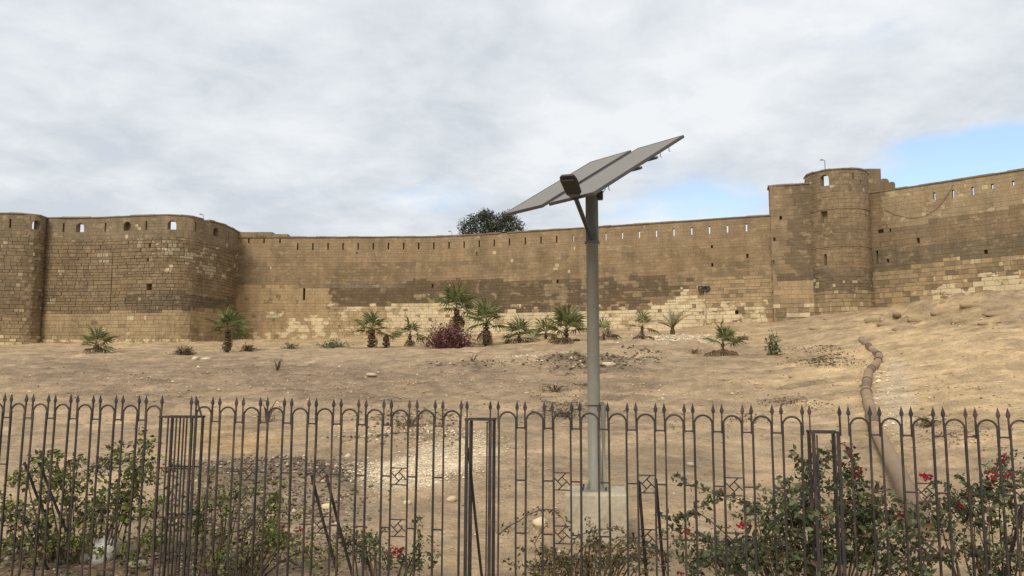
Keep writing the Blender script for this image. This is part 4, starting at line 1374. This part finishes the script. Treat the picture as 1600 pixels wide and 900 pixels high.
for i, (x, y, lab) in enumerate(((433, 580, 'tiny bare twig plant on the tilled earth left of centre'), (738, 570, 'small bare twig plant on the earth below the magenta bush'),
                                 (417, 660, 'sparse leafless twig plant just above the fence tips'), (1450, 665, 'low dry weed on the sand behind the right fence panel'),
                                 (880, 655, 'low dry weed patch beside the lamp pole ring'), (868, 612, 'thin dry scrub left of the lamp pole below the dark earth heap'),
                                 (905, 605, 'thin dry scrub touching the lamp pole below the dark earth heap'), (1085, 553, 'dry twiggy weed on the slope between the thin palm and the little palm'),
                                 (640, 668, 'dry weed on the rubble above the gravel patch'))):
    p = on_ground(x, y)
    dome('dry_weed', lab, 'weed', x, y, .9 if i < 4 else 1.6, .65 if i < 3 else .3, p.y, 60 if i < 3 else 200, .10, DRYC, M_DRY, 70 + i, aspect=.25, shell=.2, stems=9)


# fan palms
def fan_mesh(seed, dry, n=15):
    r = random.Random(seed); mb = MB()
    pet = .55; cols = ([rgb(106, 110, 60), rgb(88, 94, 52), rgb(128, 128, 78)] if not dry else [rgb(116, 94, 66), rgb(92, 74, 54), rgb(136, 114, 84)])
    mb.tube([(0, 0, 0), (pet * .5, 0, .04), (pet, 0, .02)], [.03, .022, .016], 4, rgb(120, 116, 76) if not dry else rgb(120, 98, 70), cap=False)
    for k in range(n):
        a = math.radians(-105 + 210 * k / (n - 1) + r.uniform(-4, 4)); L = (.72 + .22 * math.cos(a)) * r.uniform(.88, 1.08)
        d = Vector((math.cos(a), math.sin(a), 0)); e = Vector((-d.y, d.x, 0)); c = r.choice(cols)
        k_ = r.uniform(.85, 1.15); c = tuple(x * k_ for x in c)
        b = Vector((pet, 0, .02)); dr = -.10 - .12 * r.random() - (.25 if dry else 0)
        w = .042 if not dry else .032
        m1 = b + d * L * .55 + Vector((0, 0, .03)); t = b + d * L + Vector((0, 0, dr))
        mb.add([b, m1 + e * w + Vector((0, 0, .02)), t, m1 - e * w + Vector((0, 0, .02)), m1 - Vector((0, 0, .02))], [(0, 4, 1), (4, 2, 1), (0, 3, 4), (4, 3, 2)], c)
    return mb.mesh('dry_frond' if dry else 'frond', M_DRY if dry else M_LEAF)


FANS = [fan_mesh(i, False) for i in range(4)]; DRYF = [fan_mesh(20 + i, True, 11) for i in range(3)]


def palm(x, y, Y, trunk_h, trunk_r, n_green, n_dry, size, label, seed, lean=(0, 0), low=False, ground_dry=0, bare=False, elev=(-12, 84)):
    r = random.Random(seed); p = at_Y(x, y, Y); p.z = float(g_full(p.x, p.y))
    root = empty('fan_palm', p); tag(root, label, 'palm', 'young fan palms below the fortress wall')
    mb = MB(); n = max(4, int(trunk_h / .12)); pts = []; rad = []
    for i in range(n + 1):
        t = i / n; pts.append((lean[0] * t + r.uniform(-.01, .01), lean[1] * t, -.15 + (trunk_h + .15) * t))
        rad.append(trunk_r * (1.12 - .32 * t) * (1 + .12 * (i % 2) + r.uniform(-.05, .05)))
    mb.tube(pts, rad, 9)
    for i in range(int(trunk_h * 26)):       # stubs of old leaf bases
        t = r.uniform(.15, 1); a = r.uniform(0, 6.283); d = Vector((math.cos(a), math.sin(a), 0)); rr_ = trunk_r * (1.1 - .32 * t)
        b = Vector((lean[0] * t, lean[1] * t, trunk_h * t)) + d * rr_ * .9; e = Vector((-d.y, d.x, 0)) * .03
        mb.add([b - e, b + e, b + d * .07 + Vector((0, 0, .12))], [(0, 1, 2)])
    mb.build('trunk', M_TRUNK, root)
    top = Vector((lean[0], lean[1], trunk_h))
    for i in range(n_green):
        a = i * 2.399 + r.uniform(-.3, .3); t = i / max(n_green - 1, 1)
        el = math.radians(elev[0] + (elev[1] - elev[0]) * t + r.uniform(-8, 8))
        R = Matrix.Rotation(a, 4, 'Z') @ Matrix.Rotation(-el, 4, 'Y') @ Matrix.Rotation(r.uniform(-.5, .5), 4, 'X')
        o = link('frond', FANS[r.randrange(4)], root, top + Vector((0, 0, -.12 + .15 * t)), R.to_euler(), size * r.uniform(.85, 1.12))
    for i in range((n_dry + 1) // 2):
        a = i * 2.399 + 1 + r.uniform(-.3, .3); el = math.radians(r.uniform(-86, -58))
        R = Matrix.Rotation(a, 4, 'Z') @ Matrix.Rotation(-el, 4, 'Y')
        link('dry_frond', DRYF[r.randrange(3)], root, top + Vector((0, 0, -.15)), R.to_euler(), (size * r.uniform(.7, 1.0), size * r.uniform(.35, .6), size))
    for i in range(ground_dry):
        a = i * 2.2 + r.uniform(-.4, .4); el = math.radians(r.uniform(-28, -8))
        R = Matrix.Rotation(a, 4, 'Z') @ Matrix.Rotation(-el, 4, 'Y')
        link('dry_frond', DRYF[r.randrange(3)], root, Vector((0, 0, .42)), R.to_euler(), size * r.uniform(.75, 1.0))
    return root


palm(150, 555, 60, .55, .20, 9, 4, 1.21, 'small low fan palm at the far left in front of the bastion', 1, ground_dry=3)
palm(355, 553, 60, 1.75, .24, 9, 6, 1.43, 'fan palm with a dark trunk at the right corner of the rounded bastion', 2)
palm(580, 548, 61, 1.40, .30, 10, 3, 1.28, 'sturdy fan palm with a thick brown trunk beside the palm stump', 3)
palm(603, 547, 61, .95, .27, 1, 2, 0.96, 'cut palm stump with one leaning frond beside the sturdy fan palm', 4, elev=(10, 20))
palm(640, 546, 62, .95, .17, 5, 9, 1.09, 'small fan palm with a brown skirt left of the magenta bougainvillea', 5)
palm(713, 543, 64, 2.9, .26, 12, 11, 1.59, 'tallest fan palm rising behind the magenta bougainvillea', 6)
palm(760, 542, 61, 1.70, .27, 11, 9, 1.46, 'shaggy fan palm just right of the magenta bougainvillea', 7)
palm(811, 541, 62, .55, .20, 8, 7, 1.28, 'low spreading fan palm right of the shaggy fan palm', 8, ground_dry=5)
palm(853, 541, 64, .40, .16, 6, 3, 1.09, 'very low fan palm left of the bright green fan palm', 9, ground_dry=4)
palm(885, 544, 59, 1.0, .19, 12, 5, 1.46, 'bright green fan palm with dead fronds at its foot left of the lamp pole', 10, ground_dry=8, elev=(5, 85))
palm(944, 541, 60, .55, .12, 3, 4, 1.02, 'small ragged fan palm half hidden behind the lamp pole', 11, ground_dry=4)
palm(1004, 546, 56, 1.05, .11, 5, 3, 0.92, 'thin-stemmed little fan palm to the right of the lamp pole', 12, ground_dry=5)
palm(1130, 566, 47, .75, .12, 6, 1, 0.99, 'little fan palm with drooping dead fronds on the bank', 13, ground_dry=6, elev=(15, 85))

# feather palm
r = random.Random(5); p = at_Y(1051, 526, 66); p.z = float(g_full(p.x, p.y))
root = empty('date_palm', p); tag(root, 'feathery young date palm against the pale stones of the wall base', 'palm')
mb = MB(); mb.tube([(0, 0, -.2), (0, 0, .35), (0, 0, .7)], [.22, .2, .13], 9); mb.build('trunk', M_TRUNK, root)
for i in range(20):
    a = i * 2.399; el = math.radians(35 + 50 * r.random()); L = r.uniform(2.2, 3.0); mb = MB(); pts = []
    hd_ = Vector((math.cos(a), math.sin(a), 0))
    for k in range(9):
        t = k / 8; pts.append(hd_ * (L * t * math.cos(el) * (1 + .25 * t)) + Vector((0, 0, L * (t * math.sin(el) - .30 * t * t))))
    c0 = rgb(112, 108, 70); mb.tube(pts, [.02 * (1 - .8 * k / 8) for k in range(9)], 4, c0, cap=False)
    for k in range(2, 30):
        t = k / 30; j = min(int(t * 8), 7); b = pts[j].lerp(pts[j + 1], t * 8 - j); d = (pts[j + 1] - pts[j]).normalized()
        for sg in (-1, 1):
            e = (d.cross(Vector((0, 0, 1))).normalized() * sg * .8 + d * .75 + Vector((0, 0, r.uniform(-.1, .25)))).normalized()
            ll = .38 * math.sin(math.pi * min(t * .85 + .15, 1)) + .08
            c = rgb(104 + r.randint(-14, 18), 102 + r.randint(-12, 14), 66)
            mb.add([b - d * .014, b + e * ll, b + d * .014], [(0, 1, 2)], c)
    mb.build('frond', M_LEAF, root, loc=(0, 0, .6))

# tree behind the wall
rs = np.random.RandomState(77); Yt = 104
p = at_Y(766, 520, Yt); p.z = 5.6
root = empty('tree', p); tag(root, 'dark leafy tree whose crown shows above the curtain wall', 'tree')
zc = at_Y(766, 360, Yt).z - p.z
mb = MB(); mb.tube([(0, 0, 0), (.2, 0, zc * .5), (.1, .1, zc - 1.0)], [.4, .32, .22], 9)
P = []
lobes = [(-2.9, 0, .2, 1.3, 1.5), (-1.4, .3, 1.0, 1.7, 1.5), (.4, -.3, .9, 1.5, 1.3), (2.0, .1, .8, 1.6, 1.5), (3.2, 0, .1, 1.2, 1.3), (0, .4, -1.0, 3.4, 1.5), (-.6, 0, 2.0, 1.0, .6), (2.2, 0, 1.7, .8, .6)]
for (lx, ly, lz_, rx, rz) in lobes:
    e = Vector((lx, ly, zc + lz_)); mb.tube([(.1, .1, zc - 1.6), e * .5 + Vector((0, 0, (zc - 1.6) * .5)) + Vector((0, 0, .2)), e], [.16, .1, .04], 5, cap=False)
    n = int(900 * rx)
    for _ in range(n // 7):
        v = rs.normal(size=3); v /= np.linalg.norm(v); rr2 = rs.uniform(.45, 1.12)
        c = np.array([lx + v[0] * rx * rr2, ly + v[1] * rx * rr2, zc + lz_ + v[2] * rz * rr2])
        for _ in range(7): P.append(c + rs.normal(size=3) * .17)
mb.build('trunk', M_STEM, root)
tag(link('crown', leaf_mesh('crown', P, .26, [(rgb(72, 76, 56), .5), (rgb(56, 62, 44), .3), (rgb(96, 98, 76), .2)], M_LEAF, rs, aspect=.45), root), kind='stuff')


# ------------------------------------------------------------------ stones and rubble
def rock_mesh(seed, colr, flat=.7):
    r = random.Random(seed); mb = MB()
    import bmesh
    bm = bmesh.new(); bmesh.ops.create_icosphere(bm, subdivisions=2, radius=.5)
    ph = [r.uniform(0, 6.28) for _ in range(6)]
    for v in bm.verts:
        c = v.co; k = 1 + .16 * math.sin(c.x * 5 + ph[0]) * math.cos(c.y * 4 + ph[1]) + .14 * math.sin(c.z * 6 + ph[2] + c.x * 3) + r.uniform(-.025, .025)
        v.co = Vector((c.x * k, c.y * k * .85, c.z * k * flat))
    bm.verts.ensure_lookup_table()
    mb.add([v.co.copy() for v in bm.verts], [tuple(v.index for v in f.verts) for f in bm.faces], colr); bm.free()
    return mb.mesh('rock', M_ROCK, True)


def rock(x, y, w, label, colr, seed, flat=.7, name='rock', cat='rock', rz=0.0, group=None, tilt=0.0):
    p = on_ground(x, y)
    o = link(name, rock_mesh(seed, colr, flat), None, p + Vector((0, 0, w * flat * .26)), (tilt, 0, rz), w)
    return tag(o, label, cat, group)


LIME = rgb(206, 192, 164)
rock(160, 889, .36, 'pale rounded boulder under the leafy shrub behind the left railings', rgb(196, 192, 180), 1, .9)
rock(216, 893, .28, 'flat pale stone lying right of the white boulder', rgb(170, 158, 136), 2, .35)
rock(132, 885, .18, 'small grey stone lying left of the white boulder', rgb(150, 142, 124), 20, .7)
rock(512, 792, .17, 'small cream stone on the spoil beside the paired braces', rgb(214, 194, 146), 3, .8)
rock(845, 822, .26, 'cream stone left of the concrete footing', rgb(214, 194, 156), 4, .65)
rock(949, 577, .85, 'flat pale slab lying on the dark earth heap beside the lamp pole', rgb(204, 186, 156), 5, .3)
rock(322, 563, .65, 'white flat stone right of the rounded dry shrub', rgb(212, 198, 172), 6, .4)
rock(305, 565, .45, 'smaller white stone touching the rounded dry shrub', rgb(200, 186, 158), 7, .5)
rock(580, 592, .55, 'pale flat stone on the tilled earth below the palm stump', rgb(190, 170, 140), 8, .35)
rock(1078, 730, .16, 'cream stone on the bare slope above the shoots', rgb(210, 190, 154), 9, .7)
rock(543, 716, .14, 'small white stone at the left end of the gravel patch', rgb(206, 190, 160), 10, .7)
rock(635, 788, .14, 'small white stone below the gravel patch', rgb(206, 190, 160), 11, .7)
rock(705, 784, .18, 'pale crumbly stone beside the middle fence post', rgb(196, 176, 142), 12, .6)
rock(822, 615, .30, 'pale stone on the slope left of the lamp pole above the fence', rgb(204, 186, 156), 13, .5)
# slabs of bedrock on the right bank
sl = [(1366, 503, 1.9, .45, .5), (1385, 508, 1.5, .35, .2), (1402, 500, 1.2, .6, .9), (1440, 500, 2.6, .30, .35), (1475, 488, 2.8, .30, .4), (1520, 480, 2.2, .34, .3), (1416, 512, 1.8, .3, .1), (1560, 490, 2.0, .3, .2),
      (1500, 502, 1.6, .3, .5), (1580, 476, 2.2, .3, .3), (1330, 512, 1.2, .35, .2), (1275, 514, 1.3, .4, .4), (1455, 516, 1.1, .4, .1), (1540, 505, 1.2, .3, .6)]
for i, (x, y, w, fl, rz) in enumerate(sl):
    o = rock(x, y, w, 'weathered brown rock slab half buried in the bank under the right wall', rgb(158, 134, 102, .85 + .05 * ((i * 7) % 6)), 40 + i, fl, 'rock_slab', 'rock', rz, 'rock slabs on the bank under the right wall', .1)
    o.scale = (w, w * .5, w * .8); o.location.z -= w * fl * .28


def scatter(name, label, cat, zones, cols, seed):
    """loose stones too small to pick apart: zones are (px x, px y, rx, ry, count, size)"""
    rs = np.random.RandomState(seed); V = []; Fc = []; C = []
    octf = [(0, 2, 4), (2, 1, 4), (1, 3, 4), (3, 0, 4), (2, 0, 5), (1, 2, 5), (3, 1, 5), (0, 3, 5)]
    for (cx, cy, rx, ry, n, sz) in zones:
        xs = cx + rs.normal(size=n) * rx * .55; ysx = cy + rs.normal(size=n) * ry * .55
        for x, y in zip(xs, ysx):
            if y < 500 or y > 960 or not -60 < x < 1660: continue
            # quick ground hit with the smooth surface
            p = QG(x, y)
            if p is None: continue
            s = sz * (rs.uniform(.5, 1.0) + (1.2 * rs.rand() ** 6))
            z = None
            V.append((p[0], p[1], s, rs.uniform(0, 6.28), rs.uniform(.45, .9)))
            k = rs.choice(len(cols), p=[c[1] for c in cols]); C.append(np.array(cols[k][0]) * rs.uniform(.75, 1.15))
    A_ = np.array(V); zz = g_full(A_[:, 0], A_[:, 1])
    pts = []; cc = []
    base = np.array([(1, 0, 0), (-1, 0, 0), (0, 1, 0), (0, -1, 0), (0, 0, 1), (0, 0, -1)], float)
    for i, (x, y, s, a, fl) in enumerate(A_):
        b = base * (s * .5) * rs.uniform(.6, 1.2, (6, 1)); ca, sa_ = math.cos(a), math.sin(a)
        q = np.stack([b[:, 0] * ca - b[:, 1] * sa_, b[:, 0] * sa_ + b[:, 1] * ca, b[:, 2] * fl], 1) + np.array([x, y, zz[i] + s * .14])
        o = len(pts); pts.extend(map(tuple, q)); Fc.extend([tuple(k + o for k in f) for f in octf]); cc.extend([tuple(C[i])] * 8)
    mb = MB(); mb.v = pts; mb.f = Fc; mb.c = cc
    o = mb.build(name, M_PEBBLE); tag(o, label, cat, None, 'stuff')


# coarse lookup of ground hits, so that thousands of stones place quickly
_gx = np.arange(-80, 1690, 24.0); _gy = np.concatenate([np.arange(500, 600, 4.0), np.arange(600, 980, 10.0)])
_px, _py = np.meshgrid(_gx, _gy)
_a = (_px - 800) / F; _b = (450 - _py) / F
_d = np.stack([_a, CP - _b * SP, SP + _b * CP], -1); _t = np.full(_px.shape, 4.0); _hit = np.zeros(_px.shape, bool)
while _t.max() < 95 and not _hit.all():
    zz_ = EYE + _d[..., 2] * _t; below = zz_ <= g_base(_d[..., 0] * _t, _d[..., 1] * _t); _hit |= below
    _t = np.where(_hit, _t, _t * 1.008)
    if (_t[~_hit] > 92).all(): break
_bad = ~_hit


def QG(x, y):
    i = int(np.searchsorted(_gy, y)) - 1; j = int(np.searchsorted(_gx, x)) - 1
    i = min(max(i, 0), len(_gy) - 2); j = min(max(j, 0), len(_gx) - 2)
    if _bad[i:i + 2, j:j + 2].any(): return None
    u = (y - _gy[i]) / (_gy[i + 1] - _gy[i]); v = (x - _gx[j]) / 24.0
    t = (_t[i, j] * (1 - v) + _t[i, j + 1] * v) * (1 - u) + (_t[i + 1, j] * (1 - v) + _t[i + 1, j + 1] * v) * u
    return (_d[i, j, 0] + (x - _gx[j]) / F) * t, (_d[i, j, 1]) * t


SAND = [(rgb(182, 155, 120), .6), (rgb(152, 127, 97), .25), (rgb(206, 186, 152), .15)]
WHITE = [(rgb(226, 208, 176), .7), (rgb(210, 190, 156), .3)]
SPOIL = [(rgb(118, 101, 80), .55), (rgb(96, 81, 64), .30), (rgb(182, 166, 140), .15)]
scatter('gravel', 'patch of pale crushed gravel on the slope behind the fence', 'gravel',
        [(585, 757, 50, 12, 600, .04), (640, 740, 70, 20, 1500, .042), (700, 716, 60, 24, 1300, .042), (745, 700, 34, 18, 400, .04), (640, 680, 110, 14, 300, .06)], WHITE, 5)
scatter('rubble', 'grey spoil and rubble heaped behind the left railings', 'rubble',
        [(420, 745, 130, 26, 1500, .06), (340, 790, 80, 50, 900, .055), (490, 780, 90, 40, 900, .055), (450, 850, 120, 40, 700, .05), (200, 885, 220, 18, 700, .05), (330, 880, 120, 20, 500, .05)], SPOIL, 6)
scatter('clods', 'dark clods and broken stone heaped beside the lamp pole and palms', 'clods',
        [(925, 570, 80, 11, 1300, .16), (880, 560, 36, 8, 250, .15), (1000, 556, 40, 8, 200, .15), (735, 572, 70, 6, 260, .14), (640, 655, 90, 16, 350, .09), (880, 645, 60, 16, 350, .08), (620, 690, 100, 12, 200, .08)], SPOIL, 7)
scatter('leaf_litter', 'dark patches of dry litter on the bank left of the clay pipe', 'litter',
        [(1280, 549, 40, 6, 1100, .075), (1278, 567, 46, 7, 1500, .075), (1230, 628, 50, 6, 360, .05), (1170, 655, 30, 6, 120, .06), (1500, 690, 50, 14, 120, .05)], [(rgb(104, 86, 68), .6), (rgb(80, 68, 54), .3), (rgb(150, 128, 98), .1)], 8)
scatter('debris', 'white stone chips below the wall and along the clay pipe', 'debris',
        [(1040, 532, 60, 6, 500, .18), (1100, 528, 60, 6, 160, .16), (1374, 590, 18, 34, 150, .10), (1394, 660, 18, 40, 90, .06), (810, 562, 60, 6, 160, .12)], WHITE, 9)
scatter('pebbles', 'small loose stones scattered over the sandy slope', 'pebbles',
        [(800, 700, 760, 110, 2600, .04), (800, 600, 800, 40, 2400, .085), (300, 590, 420, 30, 900, .10), (1450, 600, 190, 70, 900, .06), (800, 820, 760, 70, 1500, .03), (800, 750, 760, 90, 5000, .020), (300, 545, 400, 10, 350, .13), (1480, 490, 140, 20, 500, .16)], SAND, 10)

# dry sticks and blown litter lying on the slope
rs = np.random.RandomState(91); Pt = []
for (cx, cy, rx, ry, n) in ((870, 620, 60, 26, 220), (1080, 550, 50, 8, 90), (640, 660, 80, 20, 120), (300, 600, 300, 25, 160), (1240, 630, 70, 12, 120), (1500, 690, 70, 24, 120), (1050, 660, 200, 40, 120), (700, 580, 200, 10, 120), (420, 760, 120, 30, 160), (1200, 590, 100, 20, 80)):
    for _ in range(n):
        q = QG(cx + rs.normal() * rx * .6, cy + rs.normal() * ry * .6)
        if q: Pt.append(q)
Pt = np.array(Pt); Pz = g_full(Pt[:, 0], Pt[:, 1]) + .012
me = leaf_mesh('dry_twigs', np.concatenate([Pt, Pz[:, None]], 1), .26, [(rgb(96, 80, 62), .6), (rgb(130, 110, 84), .4)], M_DRY, rs, droop=0.0, aspect=.07)
co = np.empty(len(me.vertices) * 3, np.float32); me.vertices.foreach_get('co', co); co = co.reshape(-1, 4, 3)
co[:, :, 2] = Pz[:, None] + (co[:, :, 2] - Pz[:, None]) * .25 + .01; me.vertices.foreach_set('co', co.ravel()); me.update()
tag(link('dry_twigs', me), 'dry sticks and twigs strewn over the sandy slope', 'twigs', None, 'stuff')
